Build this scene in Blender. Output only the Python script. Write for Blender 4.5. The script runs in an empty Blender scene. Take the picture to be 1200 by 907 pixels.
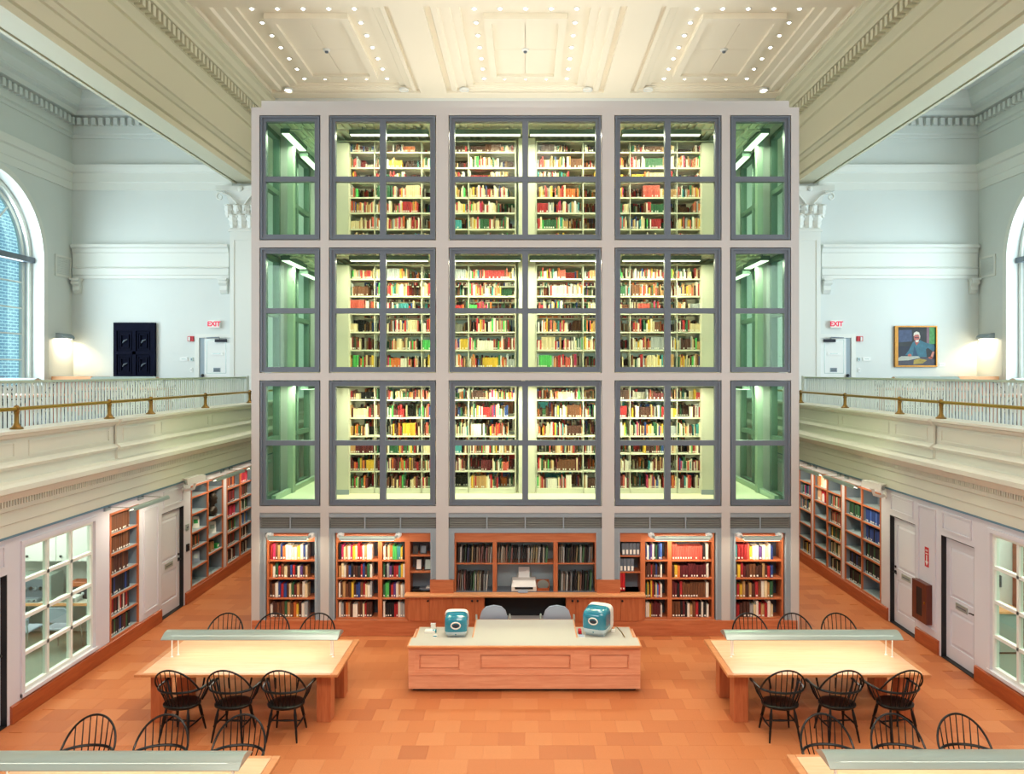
import bpy, bmesh, math, random
from math import sin, cos, pi, radians, sqrt
from mathutils import Vector, Matrix

# ------------------------------------------------------------------ camera, sky, exposure, large lights
sc = bpy.context.scene
COL = sc.collection
H = 4.9                                    # eye height
cam_d = bpy.data.cameras.new('camera'); cam_d.lens = 27.0; cam_d.sensor_width = 36.0
cam_d.shift_x = -15.5 / 1200; cam_d.shift_y = -17.5 / 1200; cam_d.clip_start = 0.1; cam_d.clip_end = 200
cam = bpy.data.objects.new('camera', cam_d); COL.objects.link(cam)
cam.location = (0, 0, H); cam.rotation_euler = (pi / 2, 0, 0)
sc.camera = cam
sc.view_settings.view_transform = 'Standard'; sc.view_settings.look = 'None'
sc.view_settings.gamma = 1.0; sc.view_settings.exposure = 0.0; sc.view_settings.use_curve_mapping = False
sc.cycles.use_denoising = True; sc.cycles.max_bounces = 8; sc.cycles.diffuse_bounces = 4
sc.cycles.glossy_bounces = 3; sc.cycles.transparent_max_bounces = 12; sc.cycles.transmission_bounces = 6
sc.cycles.caustics_reflective = False; sc.cycles.caustics_refractive = False
sc.cycles.sample_clamp_indirect = 6.0
sc.cycles.use_light_tree = True
try:
    sc.cycles.denoiser = 'OPENIMAGEDENOISE'
except Exception:
    pass
world = bpy.data.worlds.new('sky'); sc.world = world; world.use_nodes = True
bg = world.node_tree.nodes['Background']
bg.inputs['Color'].default_value = (0.45, 0.76, 1.0, 1); bg.inputs['Strength'].default_value = 1.9

def area_light(name, loc, rot, sx, sy, power, color, spread=pi):
    d = bpy.data.lights.new(name, 'AREA'); d.shape = 'RECTANGLE'; d.size = sx; d.size_y = sy
    d.energy = power; d.color = color; d.spread = spread
    o = bpy.data.objects.new(name, d); COL.objects.link(o); o.location = loc; o.rotation_euler = rot
    return o

WARM = (1.0, 0.88, 0.77); DAY = (0.76, 0.92, 0.97); FLUO = (1.0, 0.92, 0.70)
# daylight entering by the tall arched gallery windows, three on each side
for s in (-1, 1):
    for k, wy in enumerate((20.6, 13.6, 6.6)):
        area_light('window_daylight', (s * 14.78, wy, 7.3), (0, s * pi / 2, 0), 5.0, 4.0, 480, DAY)
# downlights of the nave ceiling: coffers in view, the coffers nearer the camera, and added fill behind it
for x, f in ((-5.45, .7), (0, 1.6), (5.45, .7)):
    area_light('coffer_and_fill_lights', (x, 21.1, 13.58), (0, 0, 0), 2.6, 4.4, 120, WARM, radians(100))
    area_light('coffer_and_fill_lights', (x, 13.6, 13.5), (0, 0, 0), 2.6, 4.4, 80 * f, WARM, radians(95))
    area_light('coffer_and_fill_lights', (x, 6.4, 13.5), (0, 0, 0), 2.6, 4.4, 70 * f, WARM, radians(95))
    area_light('coffer_and_fill_lights', (x, -1.2, 13.3), (radians(28), 0, 0), 2.6, 4.0, 350 * f, WARM, radians(110))  # unseen lights added and tilted forward as front fill for the desk
# unseen fill lights added behind the viewer to brighten desk and tower fronts
for s in (-1, 1):
    area_light('added_front_fill', (s * 12.0, -3.7, 7.2), (pi / 2, 0, 0), 3.6, 4.4, 370, (0.95, 0.95, 1.0))
# cove uplights lying on the roof of the tower, washing the ceiling
area_light('tower_uplight', (0, 16.2, 10.25), (pi, 0, 0), 9.0, 1.2, 72, (1.0, 0.88, 0.72))
area_light('tower_uplight', (0, 22.2, 10.25), (pi, 0, 0), 9.0, 1.2, 72, (1.0, 0.88, 0.72))

# ------------------------------------------------------------------ helpers
def PX(px, Y): return (px - 615.5) * Y / 900.0
def PZ(py, Y): return H - (py - 436.0) * Y / 900.0

def lin(h):
    h = h.lstrip('#'); r = []
    for i in (0, 2, 4):
        c = int(h[i:i + 2], 16) / 255.0
        r.append(c / 12.92 if c <= 0.04045 else ((c + 0.055) / 1.055) ** 2.4)
    return (r[0], r[1], r[2], 1.0)

class MB:
    """collects shapes of one mesh"""
    def __init__(s): s.v = []; s.f = []; s.m = []; s.c = []; s.mi = 0; s.col = None
    def face(s, ids):
        s.f.append(tuple(ids)); s.m.append(s.mi); s.c.append(s.col)
    def box(s, x0, x1, y0, y1, z0, z1):
        x0, x1 = min(x0, x1), max(x0, x1); y0, y1 = min(y0, y1), max(y0, y1); z0, z1 = min(z0, z1), max(z0, z1)
        b = len(s.v)
        s.v += [(x0, y0, z0), (x1, y0, z0), (x1, y1, z0), (x0, y1, z0), (x0, y0, z1), (x1, y0, z1), (x1, y1, z1), (x0, y1, z1)]
        for q in ((0, 3, 2, 1), (4, 5, 6, 7), (0, 1, 5, 4), (1, 2, 6, 5), (2, 3, 7, 6), (3, 0, 4, 7)):
            s.face([b + i for i in q])
        return s
    def cham(s, x0, x1, y0, y1, z0, z1, c):
        """box with all top and vertical edges eased"""
        x0, x1 = min(x0, x1), max(x0, x1); y0, y1 = min(y0, y1), max(y0, y1)
        def ring(i, z):
            return [(x0 + i + c, y0 + i, z), (x1 - i - c, y0 + i, z), (x1 - i, y0 + i + c, z), (x1 - i, y1 - i - c, z),
                    (x1 - i - c, y1 - i, z), (x0 + i + c, y1 - i, z), (x0 + i, y1 - i - c, z), (x0 + i, y0 + i + c, z)]
        s.loft([ring(0, z0), ring(0, z1 - c), ring(c, z1)], True, True)
        return s
    def loft(s, rings, cap0=True, cap1=True, closed=True):
        n = len(rings[0]); b = len(s.v)
        for r in rings: s.v += [tuple(p) for p in r]
        for k in range(len(rings) - 1):
            for i in range(n if closed else n - 1):
                j = (i + 1) % n
                s.face((b + k * n + i, b + k * n + j, b + (k + 1) * n + j, b + (k + 1) * n + i))
        if cap0: s.face([b + i for i in range(n)][::-1])
        if cap1: s.face([b + (len(rings) - 1) * n + i for i in range(n)])
        return s
    def prism(s, prof, axis, a, b_):
        """profile of (p, q) pairs swept from a to b_ along axis; x: (y,z)  y: (x,z)  z: (x,y)"""
        if axis == 'y': f = lambda p, t: (p[0], t, p[1])
        elif axis == 'x': f = lambda p, t: (t, p[0], p[1])
        else: f = lambda p, t: (p[0], p[1], t)
        return s.loft([[f(p, a) for p in prof], [f(p, b_) for p in prof]])
    def tube(s, pts, r, n=8, closed=False, cap=True):
        pts = [Vector(p) for p in pts]; N = len(pts)
        rad = r if isinstance(r, (list, tuple)) else [r] * N
        rings = []; up = None
        for i in range(N):
            if closed: d = pts[(i + 1) % N] - pts[i - 1]
            else: d = pts[min(i + 1, N - 1)] - pts[max(i - 1, 0)]
            d = d.normalized() if d.length > 1e-9 else Vector((0, 0, 1))
            if up is None:
                up = Vector((0, 0, 1)) if abs(d.z) < 0.9 else Vector((1, 0, 0))
            a = d.cross(up); a = a.normalized() if a.length > 1e-6 else d.orthogonal().normalized()
            up = a.cross(d).normalized(); b = up
            rings.append([pts[i] + (a * cos(2 * pi * k / n) + b * sin(2 * pi * k / n)) * rad[i] for k in range(n)])
        if closed:
            rings.append(rings[0]); return s.loft(rings, False, False)
        return s.loft(rings, cap, cap)
    def lathe(s, prof, c=(0, 0, 0), n=16):
        rings = [[(c[0] + r * cos(2 * pi * k / n), c[1] + r * sin(2 * pi * k / n), c[2] + z) for k in range(n)] for r, z in prof]
        return s.loft(rings)
    def cyl(s, p0, p1, r0, r1=None, n=10):
        return s.tube([p0, p1], [r0, r0 if r1 is None else r1], n)
    def poly(s, pts, axis_off):
        """flat polygon given thickness along vector axis_off"""
        o = Vector(axis_off)
        return s.loft([pts, [tuple(Vector(p) + o) for p in pts]])
    def map(s, fn, start=0):
        s.v = s.v[:start] + [fn(*p) for p in s.v[start:]]; return s

ORG = {}
def build(name, mb, mats, parent=None, smooth=False, kind=None, local=False, bevel=0.0):
    me = bpy.data.meshes.new(name)
    org = ORG.get(parent.name, Vector((0, 0, 0))) if parent is not None else Vector((0, 0, 0))
    vs = [(p[0] - org.x, p[1] - org.y, p[2] - org.z) for p in mb.v] if not local else mb.v
    me.from_pydata(vs, [], mb.f)
    for m in (mats if isinstance(mats, (list, tuple)) else [mats]): me.materials.append(m)
    me.polygons.foreach_set('material_index', mb.m)
    if any(c is not None for c in mb.c):
        at = me.color_attributes.new('Col', 'FLOAT_COLOR', 'CORNER')
        buf = []
        for f, c in zip(mb.f, mb.c): buf += list(c or (1, 1, 1, 1)) * len(f)
        at.data.foreach_set('color', buf)
    bm = bmesh.new(); bm.from_mesh(me); bmesh.ops.delete(bm, geom=[v for v in bm.verts if not v.link_faces], context='VERTS'); bmesh.ops.recalc_face_normals(bm, faces=bm.faces); bm.to_mesh(me); bm.free()
    if smooth:
        me.polygons.foreach_set('use_smooth', [True] * len(me.polygons)); me.set_sharp_from_angle(angle=radians(38))
    o = bpy.data.objects.new(name, me); COL.objects.link(o)
    if parent is not None: o.parent = parent
    ORG[o.name] = org
    if kind: o['kind'] = kind
    if bevel:
        b = o.modifiers.new('edge', 'BEVEL'); b.width = bevel; b.segments = 2; b.limit_method = 'ANGLE'; b.angle_limit = radians(50)
    return o

def thing(name, label, cat, loc=(0, 0, 0), group=None):
    o = bpy.data.objects.new(name, None); COL.objects.link(o); o.location = loc; o.empty_display_size = 0.1
    o['label'] = label; o['category'] = cat
    if group: o['group'] = group
    ORG[o.name] = Vector(loc)
    return o
def tag(o, label, cat, group=None, kind=None):
    o['label'] = label; o['category'] = cat
    if group: o['group'] = group
    if kind: o['kind'] = kind
    return o
def struct(name, mb, mat, label, cat, **kw):
    o = build(name, mb, mat, **kw); return tag(o, label, cat, kind='structure')
def sroot(name, label, cat, loc=(0, 0, 0)):
    o = thing(name, label, cat, loc); o['kind'] = 'structure'; return o
def dup(root, loc=None, rotz=None, label=None, group=None):
    r = root.copy(); COL.objects.link(r)
    if loc is not None: r.location = loc
    if rotz is not None: r.rotation_euler = (0, 0, rotz)
    if label: r['label'] = label
    if group: r['group'] = group
    for ch in list(root.children):
        c = ch.copy(); COL.objects.link(c); c.parent = r
        for g in list(ch.children):
            d = g.copy(); COL.objects.link(d); d.parent = c
    return r
def inst(o, parent, loc=(0, 0, 0), rotz=0.0):
    c = o.copy(); COL.objects.link(c); c.parent = parent; c.location = loc; c.rotation_euler = (0, 0, rotz); return c

# ------------------------------------------------------------------ materials
def mat(name, color, rough=0.6, metal=0.0, noise=0.0, nscale=8.0, bump=0.0, bscale=60.0, spec=0.5, coat=0.0):
    m = bpy.data.materials.new(name); m.use_nodes = True; nt = m.node_tree; b = nt.nodes['Principled BSDF']
    c = lin(color) if isinstance(color, str) else color
    b.inputs['Base Color'].default_value = c; b.inputs['Roughness'].default_value = rough; b.inputs['Metallic'].default_value = metal
    b.inputs['Specular IOR Level'].default_value = spec; b.inputs['Coat Weight'].default_value = coat
    tc = nt.nodes.new('ShaderNodeTexCoord')
    if noise:
        n = nt.nodes.new('ShaderNodeTexNoise'); n.inputs['Scale'].default_value = nscale; n.inputs['Detail'].default_value = 4
        nt.links.new(tc.outputs['Object'], n.inputs['Vector'])
        mx = nt.nodes.new('ShaderNodeMixRGB'); mx.blend_type = 'MIX'
        d = tuple(max(0, x * (1 - noise)) for x in c[:3]) + (1,); l = tuple(min(1, x * (1 + noise)) for x in c[:3]) + (1,)
        mx.inputs[1].default_value = d; mx.inputs[2].default_value = l
        nt.links.new(n.outputs['Fac'], mx.inputs[0]); nt.links.new(mx.outputs[0], b.inputs['Base Color'])
    if bump:
        n2 = nt.nodes.new('ShaderNodeTexNoise'); n2.inputs['Scale'].default_value = bscale
        nt.links.new(tc.outputs['Object'], n2.inputs['Vector'])
        bp = nt.nodes.new('ShaderNodeBump'); bp.inputs['Strength'].default_value = bump; bp.inputs['Distance'].default_value = 0.01
        nt.links.new(n2.outputs['Fac'], bp.inputs['Height']); nt.links.new(bp.outputs['Normal'], b.inputs['Normal'])
    return m

def wood(name, c1, c2, axis='x', rough=0.4, coat=0.15, scale=1.0):
    m = bpy.data.materials.new(name); m.use_nodes = True; nt = m.node_tree; b = nt.nodes['Principled BSDF']
    tc = nt.nodes.new('ShaderNodeTexCoord'); mp = nt.nodes.new('ShaderNodeMapping')
    sc_ = {'x': (1.2, 14, 14), 'y': (14, 1.2, 14), 'z': (14, 14, 1.2)}[axis]
    mp.inputs['Scale'].default_value = tuple(v * scale for v in sc_)
    nt.links.new(tc.outputs['Object'], mp.inputs['Vector'])
    n = nt.nodes.new('ShaderNodeTexNoise'); n.inputs['Scale'].default_value = 1.6; n.inputs['Detail'].default_value = 6; n.inputs['Roughness'].default_value = 0.65
    nt.links.new(mp.outputs[0], n.inputs['Vector'])
    cr = nt.nodes.new('ShaderNodeValToRGB'); cr.color_ramp.elements[0].position = 0.3; cr.color_ramp.elements[1].position = 0.72
    cr.color_ramp.elements[0].color = lin(c1); cr.color_ramp.elements[1].color = lin(c2)
    nt.links.new(n.outputs['Fac'], cr.inputs[0]); nt.links.new(cr.outputs[0], b.inputs['Base Color'])
    b.inputs['Roughness'].default_value = rough; b.inputs['Coat Weight'].default_value = coat; b.inputs['Coat Roughness'].default_value = 0.3
    return m

def emit(name, color, strength):
    m = bpy.data.materials.new(name); m.use_nodes = True; nt = m.node_tree
    nt.nodes.remove(nt.nodes['Principled BSDF']); e = nt.nodes.new('ShaderNodeEmission')
    e.inputs[0].default_value = color if len(color) == 4 else tuple(color) + (1,); e.inputs[1].default_value = strength
    nt.links.new(e.outputs[0], nt.nodes['Material Output'].inputs[0]); return m

def glass(name, tint, gloss=0.06, fres=0.22):
    m = bpy.data.materials.new(name); m.use_nodes = True; nt = m.node_tree
    nt.nodes.remove(nt.nodes['Principled BSDF'])
    t = nt.nodes.new('ShaderNodeBsdfTransparent'); t.inputs[0].default_value = tint
    g = nt.nodes.new('ShaderNodeBsdfGlossy'); g.inputs['Roughness'].default_value = 0.02; g.inputs[0].default_value = (0.9, 1, 0.95, 1)
    lw = nt.nodes.new('ShaderNodeLayerWeight'); lw.inputs[0].default_value = 0.25
    mul = nt.nodes.new('ShaderNodeMath'); mul.operation = 'MULTIPLY_ADD'; mul.inputs[1].default_value = fres; mul.inputs[2].default_value = gloss
    nt.links.new(lw.outputs['Fresnel'], mul.inputs[0])
    mx = nt.nodes.new('ShaderNodeMixShader'); nt.links.new(mul.outputs[0], mx.inputs[0])
    nt.links.new(t.outputs[0], mx.inputs[1]); nt.links.new(g.outputs[0], mx.inputs[2])
    nt.links.new(mx.outputs[0], nt.nodes['Material Output'].inputs[0]); return m

M = {}
M['gallery_lit_paint'] = mat('gallery_lit_paint', '#D9DDD9', 0.7, noise=0.02, nscale=1.5)  # wall, gallery, beam, ceiling: one paint, each area's light tint in its colour
M['wall_paint'] = mat('wall_paint', '#D4D2DA', 0.55, noise=0.02, nscale=1.5)
M['trim_paint'] = mat('trim_paint', '#E2E3DC', 0.5)
M['parapet_paint'] = mat('parapet_paint', '#D3D4C6', 0.5)
M['beam_lit_paint'] = mat('beam_lit_paint', '#D2CFB6', 0.6)
M['ceiling_paint'] = mat('ceiling_paint', '#EFE6D2', 0.7)
M['steel'] = mat('steel', '#C1C0BE', 0.45, noise=0.015, nscale=2)
M['frame'] = mat('frame', '#626D79', 0.4)
M['frame_pale'] = mat('frame_pale', '#93A1AA', 0.45)
M['shadow_blue'] = mat('shadow_blue', '#5F8498', 0.5)  # bluish shadow tone, put into the colour of a strip
M['louvre'] = mat('louvre', '#A8A49C', 0.4)
M['dark'] = mat('dark', '#14161A', 0.6)
M['stack_steel'] = mat('stack_steel', '#DEE0CB', 0.5)
M['interior'] = mat('interior', '#CCCDB8', 0.6)
M['mullion_in'] = mat('mullion_in', '#A9B8A6', 0.5)
M['side_frame'] = mat('side_frame', '#5A7064', 0.5)
M['ceil_in'] = mat('ceil_in', '#E2E7D6', 0.6)
M['deck'] = mat('deck', '#5E7468', 0.6)
M['floor_in'] = mat('floor_in', '#E4E0C4', 0.5, noise=0.03, nscale=20)
M['cherry'] = wood('cherry', '#AC5A34', '#C8774B', 'z')
M['cherry_x'] = wood('cherry_x', '#AE5C37', '#CB7C51', 'x')
M['mahogany'] = wood('mahogany', '#4E1F12', '#6B2E1B', 'z')
M['cherry_dark'] = wood('cherry_dark', '#93401D', '#B35A2C', 'y')
M['desk_wood'] = wood('desk_wood', '#D58F6B', '#E7AB87', 'x', 0.45)
M['desk_edge'] = wood('desk_edge', '#D78F57', '#E9AC78', 'x', 0.4)
M['table_top'] = wood('table_top', '#DCA97F', '#E7BC97', 'x', 0.42, 0.2)
M['table_edge'] = wood('table_edge', '#BF7744', '#D08E5A', 'x', 0.42, 0.2)
M['laminate'] = mat('laminate', '#BFBBAF', 0.5, noise=0.03, nscale=60)
M['grey_board'] = mat('grey_board', '#9FB0B8', 0.6)
M['board_deep_shade'] = mat('board_deep_shade', '#46505E', 0.6)  # grey board darkened: deep shade of the case interiors put into the colour
M['board_shade'] = mat('board_shade', '#7D8A96', 0.6)  # same board, shade of wall cases and niches put into the colour
M['lamp_grey'] = mat('lamp_grey', '#AAB7B1', 0.28, metal=0.45)
M['chrome'] = mat('chrome', '#C9CED2', 0.2, metal=0.9)
M['black_paint'] = mat('black_paint', '#060607', 0.3, spec=0.35)
M['black'] = mat('black', '#101114', 0.5)
M['white_paint'] = mat('white_paint', '#E9EAE6', 0.5)
M['door_paint'] = mat('door_paint', '#D8D7E0', 0.45)
M['brass'] = mat('brass', '#B8923A', 0.28, metal=0.9, noise=0.1, nscale=30)
M['brass_dark'] = mat('brass_dark', '#8A6A34', 0.35, metal=0.85)
M['baluster'] = mat('baluster', '#D9E0DC', 0.5)
M['rail_green'] = mat('rail_green', '#A9B6A4', 0.5)
M['red'] = mat('red', '#C01824', 0.5)
M['teal'] = mat('teal', '#0C7D95', 0.12, noise=0.25, nscale=5, coat=0.8)
M['ice'] = mat('ice', '#C6DBE0', 0.25, coat=0.4)
M['off_white'] = mat('off_white', '#EEEBE2', 0.45)
M['blue_grey'] = mat('blue_grey', '#A3AEC0', 0.55)
M['navy'] = mat('navy', '#23242F', 0.7)
M['carpet'] = mat('carpet', '#6F8278', 0.9, noise=0.1, nscale=60)
M['bronze'] = mat('bronze', '#3A3128', 0.4, metal=0.6, noise=0.2, nscale=20)
M['relief_dark'] = mat('relief_dark', '#060A20', 0.75, noise=0.6, nscale=9, bump=0.4, bscale=25, spec=0.1)
M['gallery_carpet'] = mat('gallery_carpet', '#474F58', 0.9, noise=0.1, nscale=40)
M['green_obj'] = mat('green_obj', '#2FAE55', 0.4)
M['glass_tower'] = glass('glass_tower', (0.93, 0.985, 0.92, 1), 0.003, 0.12)
M['glass_side'] = glass('glass_side', (0.76, 0.93, 0.84, 1), 0.01, 0.2)
M['glass_clear'] = glass('glass_clear', (0.88, 0.97, 0.93, 1), 0.02)
M['bulb'] = emit('bulb', (1.0, 0.93, 0.78), 14)
M['tube'] = emit('tube', (1.0, 0.95, 0.75), 3)
M['tube_white'] = emit('tube_white', (1.0, 0.93, 0.80), 2.5)
M['exit_white'] = emit('exit_white', (1.0, 0.97, 0.92), 0.9)
M['exit_red'] = emit('exit_red', (0.9, 0.02, 0.10), 1.0)

def book_material():
    m = bpy.data.materials.new('book_cloth'); m.use_nodes = True; nt = m.node_tree; b = nt.nodes['Principled BSDF']
    oi = nt.nodes.new('ShaderNodeObjectInfo'); nt.links.new(oi.outputs['Color'], b.inputs['Base Color']); b.inputs['Roughness'].default_value = 0.55
    m2 = bpy.data.materials.new('book_stock'); m2.use_nodes = True; nt = m2.node_tree; b = nt.nodes['Principled BSDF']
    a = nt.nodes.new('ShaderNodeAttribute'); a.attribute_name = 'Col'; nt.links.new(a.outputs['Color'], b.inputs['Base Color']); b.inputs['Roughness'].default_value = 0.55
    return m, m2
M['book'], M['book_stock'] = book_material()
M['spine_label'] = mat('spine_label', '#F0EDE2', 0.6)

def cork():
    m = bpy.data.materials.new('cork'); m.use_nodes = True; nt = m.node_tree; b = nt.nodes['Principled BSDF']
    g = nt.nodes.new('ShaderNodeNewGeometry'); sp = nt.nodes.new('ShaderNodeSeparateXYZ'); nt.links.new(g.outputs['Position'], sp.inputs[0])
    def math_(op, a, bv):
        n = nt.nodes.new('ShaderNodeMath'); n.operation = op
        nt.links.new(a, n.inputs[0])
        if isinstance(bv, (int, float)): n.inputs[1].default_value = bv
        else: nt.links.new(bv, n.inputs[1])
        return n.outputs[0]
    T = 0.36
    row = math_('FLOOR', math_('DIVIDE', sp.outputs[1], T), 0)
    par = math_('MULTIPLY', math_('MODULO', math_('ADD', row, 100), 2), 0.5)
    colm = math_('FLOOR', math_('ADD', math_('DIVIDE', sp.outputs[0], T), par), 0)
    cb = nt.nodes.new('ShaderNodeCombineXYZ'); nt.links.new(colm, cb.inputs[0]); nt.links.new(row, cb.inputs[1])
    wn = nt.nodes.new('ShaderNodeTexWhiteNoise'); wn.noise_dimensions = '2D'; nt.links.new(cb.outputs[0], wn.inputs['Vector'])
    n = nt.nodes.new('ShaderNodeTexNoise'); n.inputs['Scale'].default_value = 110; n.inputs['Detail'].default_value = 3
    nt.links.new(g.outputs['Position'], n.inputs['Vector'])
    cr = nt.nodes.new('ShaderNodeValToRGB'); e = cr.color_ramp.elements
    e[0].position = 0.0; e[0].color = lin('#B4673C'); e[1].position = 1.0; e[1].color = lin('#CE8454')
    k = e.new(0.12); k.color = lin('#C07142'); k = e.new(0.55); k.color = lin('#C77948')
    nt.links.new(wn.outputs['Value'], cr.inputs[0])
    mx = nt.nodes.new('ShaderNodeMixRGB'); mx.blend_type = 'MULTIPLY'; mx.inputs[0].default_value = 0.35
    cr2 = nt.nodes.new('ShaderNodeValToRGB'); cr2.color_ramp.elements[0].position = 0.35; cr2.color_ramp.elements[1].position = 0.65
    cr2.color_ramp.elements[0].color = (0.55, 0.5, 0.45, 1); cr2.color_ramp.elements[1].color = (1.15, 1.15, 1.1, 1)
    nt.links.new(n.outputs['Fac'], cr2.inputs[0]); nt.links.new(cr.outputs[0], mx.inputs[1]); nt.links.new(cr2.outputs[0], mx.inputs[2])
    nt.links.new(mx.outputs[0], b.inputs['Base Color']); b.inputs['Roughness'].default_value = 0.48; b.inputs['Specular IOR Level'].default_value = 0.4
    return m
M['cork'] = cork()

def brickwork():
    m = bpy.data.materials.new('brickwork'); m.use_nodes = True; nt = m.node_tree; b = nt.nodes['Principled BSDF']
    g = nt.nodes.new('ShaderNodeTexCoord'); mp = nt.nodes.new('ShaderNodeMapping'); mp.inputs['Rotation'].default_value = (pi / 2, 0, pi / 2)
    sp = nt.nodes.new('ShaderNodeSeparateXYZ'); cb = nt.nodes.new('ShaderNodeCombineXYZ')
    nt.links.new(g.outputs['Object'], sp.inputs[0]); nt.links.new(sp.outputs[1], cb.inputs[0]); nt.links.new(sp.outputs[2], cb.inputs[1])
    br = nt.nodes.new('ShaderNodeTexBrick'); nt.links.new(cb.outputs[0], br.inputs['Vector'])
    br.inputs['Color1'].default_value = lin('#6C8096'); br.inputs['Color2'].default_value = lin('#7E92A6'); br.inputs['Mortar'].default_value = lin('#E8ECEE')
    br.inputs['Scale'].default_value = 1.0; br.inputs['Brick Width'].default_value = 0.32; br.inputs['Row Height'].default_value = 0.12; br.inputs['Mortar Size'].default_value = 0.014
    nt.links.new(br.outputs['Color'], b.inputs['Base Color']); b.inputs['Roughness'].default_value = 0.9
    return m
M['brickwork'] = brickwork()

# sides of the hall told apart by what hangs there
SIDE = {-1: 'carved-panel side', 1: 'portrait side'}
def side_name(s): return 'left' if s < 0 else 'right'

# ------------------------------------------------------------------ large structure
YB, YF = 24.4, -4.0                        # back wall, wall behind the camera
WX, GX = 7.16, 14.4                        # ground floor wall, gallery outer wall
GZ = 3.7                                   # gallery floor
CZ = 13.6                                  # ceiling

def holes(mb, u0, u1, z0, z1, w0, w1, ops, fn):
    """a slab (u, w, z) with rectangular openings (ua, ub, za, zb), built of boxes, then mapped by fn"""
    st = len(mb.v)
    us = sorted(set([u0, u1] + [c for o in ops for c in o[:2] if u0 < c < u1]))
    for a, b in zip(us[:-1], us[1:]):
        mid = (a + b) / 2
        cuts = sorted([(o[2], o[3]) for o in ops if o[0] < mid < o[1]])
        z = z0
        for c0, c1 in cuts:
            if c0 > z + 1e-6: mb.box(a, b, w0, w1, z, c0)
            z = max(z, c1)
        if z < z1 - 1e-6: mb.box(a, b, w0, w1, z, z1)
    mb.map(fn, st)

# floor: a slab and the cork tiles laid on it
TS = 0.36
fl = struct('floor', MB().box(-GX - .4, GX + .4, YF - .4, YB + .4, -0.3, -0.006), M['cork'], 'orange cork tile floor of the reading room', 'floor')
def tile_ok(x, y):
    if abs(x) + TS / 2 > WX or y > YB - .2 or y < 5: return False
    if abs(x) < 5.1 and y > 14.0: return False
    return True
cand = []
for r in range(14, 68):
    off = 0.5 if (r + 100) % 2 else 0.0
    for c in range(-22, 23):
        x = (c - off + 0.5) * TS; y = (r + 0.5) * TS
        if tile_ok(x, y):
            px = 615.5 + 900 * x / y; py = 436 + 900 * 4.9 / y
            cand.append((not (0 < px < 1200 and py < 912), y, x))
cand.sort()
tm = None; rest = MB(); g = 0.0007
for i, (out, y, x) in enumerate(cand):
    if i < 290:
        if tm is None:
            tm = build('floor_tile', MB().cham(-TS / 2 + g, TS / 2 - g, -TS / 2 + g, TS / 2 - g, -0.006, 0.0, 0.0012), M['cork'], fl, local=True)
            tm.location = (x, y, 0)
        else: inst(tm, fl, (x, y, 0))
    else: rest.box(x - TS / 2 + g, x + TS / 2 - g, y - TS / 2 + g, y + TS / 2 - g, -0.006, 0.0)
build('floor_tiles_beyond', rest, M['cork'], fl, kind='stuff')

# ground floor side walls with niches, office windows and doors
LW = dict(doors=[(9.68, 10.62), (15.13, 16.11)], win=(10.96, 12.76), cases=[(13.23, 14.22)], banks=[(16.44, 18.2), (18.41, 20.17)])
RW = dict(doors=[(12.25, 13.23), (14.1, 15.09)], win=(10.0, 11.8), cases=[], banks=[(15.45, 17.2), (17.37, 19.05), (19.2, 20.95)])
for s, W in ((-1, LW), (1, RW)):
    sn = side_name(s)
    ops = [(a, b, 0, 2.1) for a, b in W['doors']] + [(W['win'][0], W['win'][1], .33, 2.43)] + [(a, b, .25, 2.46) for a, b in W['cases'] + W['banks']]
    w = MB()
    holes(w, YF, YB, 0, GZ - .25, 0, .12, ops, lambda u, d, z: (s * (WX + d), u, z))
    wall = struct('wall_' + sn, w, M['wall_paint'], 'painted panelled ground floor wall, ' + SIDE[s], 'wall')
    # raised panel frames
    def panel(y0, y1, z0, z1, t=.03, p=.02):
        m = MB(); x0, x1 = s * WX, s * (WX - p)
        m.box(x0, x1, y0, y1, z0, z0 + t); m.box(x0, x1, y0, y1, z1 - t, z1)
        m.box(x0, x1, y0, y0 + t, z0 + t, z1 - t); m.box(x0, x1, y1 - t, y1, z0 + t, z1 - t)
        m.box(x0, s * (WX - .006), y0 + t + .03, y1 - t - .03, z0 + t + .03, z1 - t - .03)
        build('wall_panel', m, M['wall_paint'], wall)
    for a, b in W['doors']: panel(a + .06, b - .06, 2.2, 2.52)
    if s < 0:
        panel(14.4, 14.97, .36, 2.3)
    else:
        panel(13.38, 13.98, .36, 2.5)
    # baseboards between the openings
    edges = sorted(W['doors']); y = YF; k = 0
    runs = []
    for a, b in edges: runs.append((y, a - .05)); y = b + .05
    runs.append((y, YB))
    bb = MB()
    root = sroot('baseboard_' + sn, 'cherry wood baseboard along the wall, ' + SIDE[s], 'baseboard')
    for a, b in runs:
        m = MB().prism([(s * (WX - .0), 0), (s * (WX - .035), 0), (s * (WX - .035), .235), (s * (WX - .015), .25), (s * WX, .25)], 'y', a, b)
        build('board', m, M['cherry_dark'], root)

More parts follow.
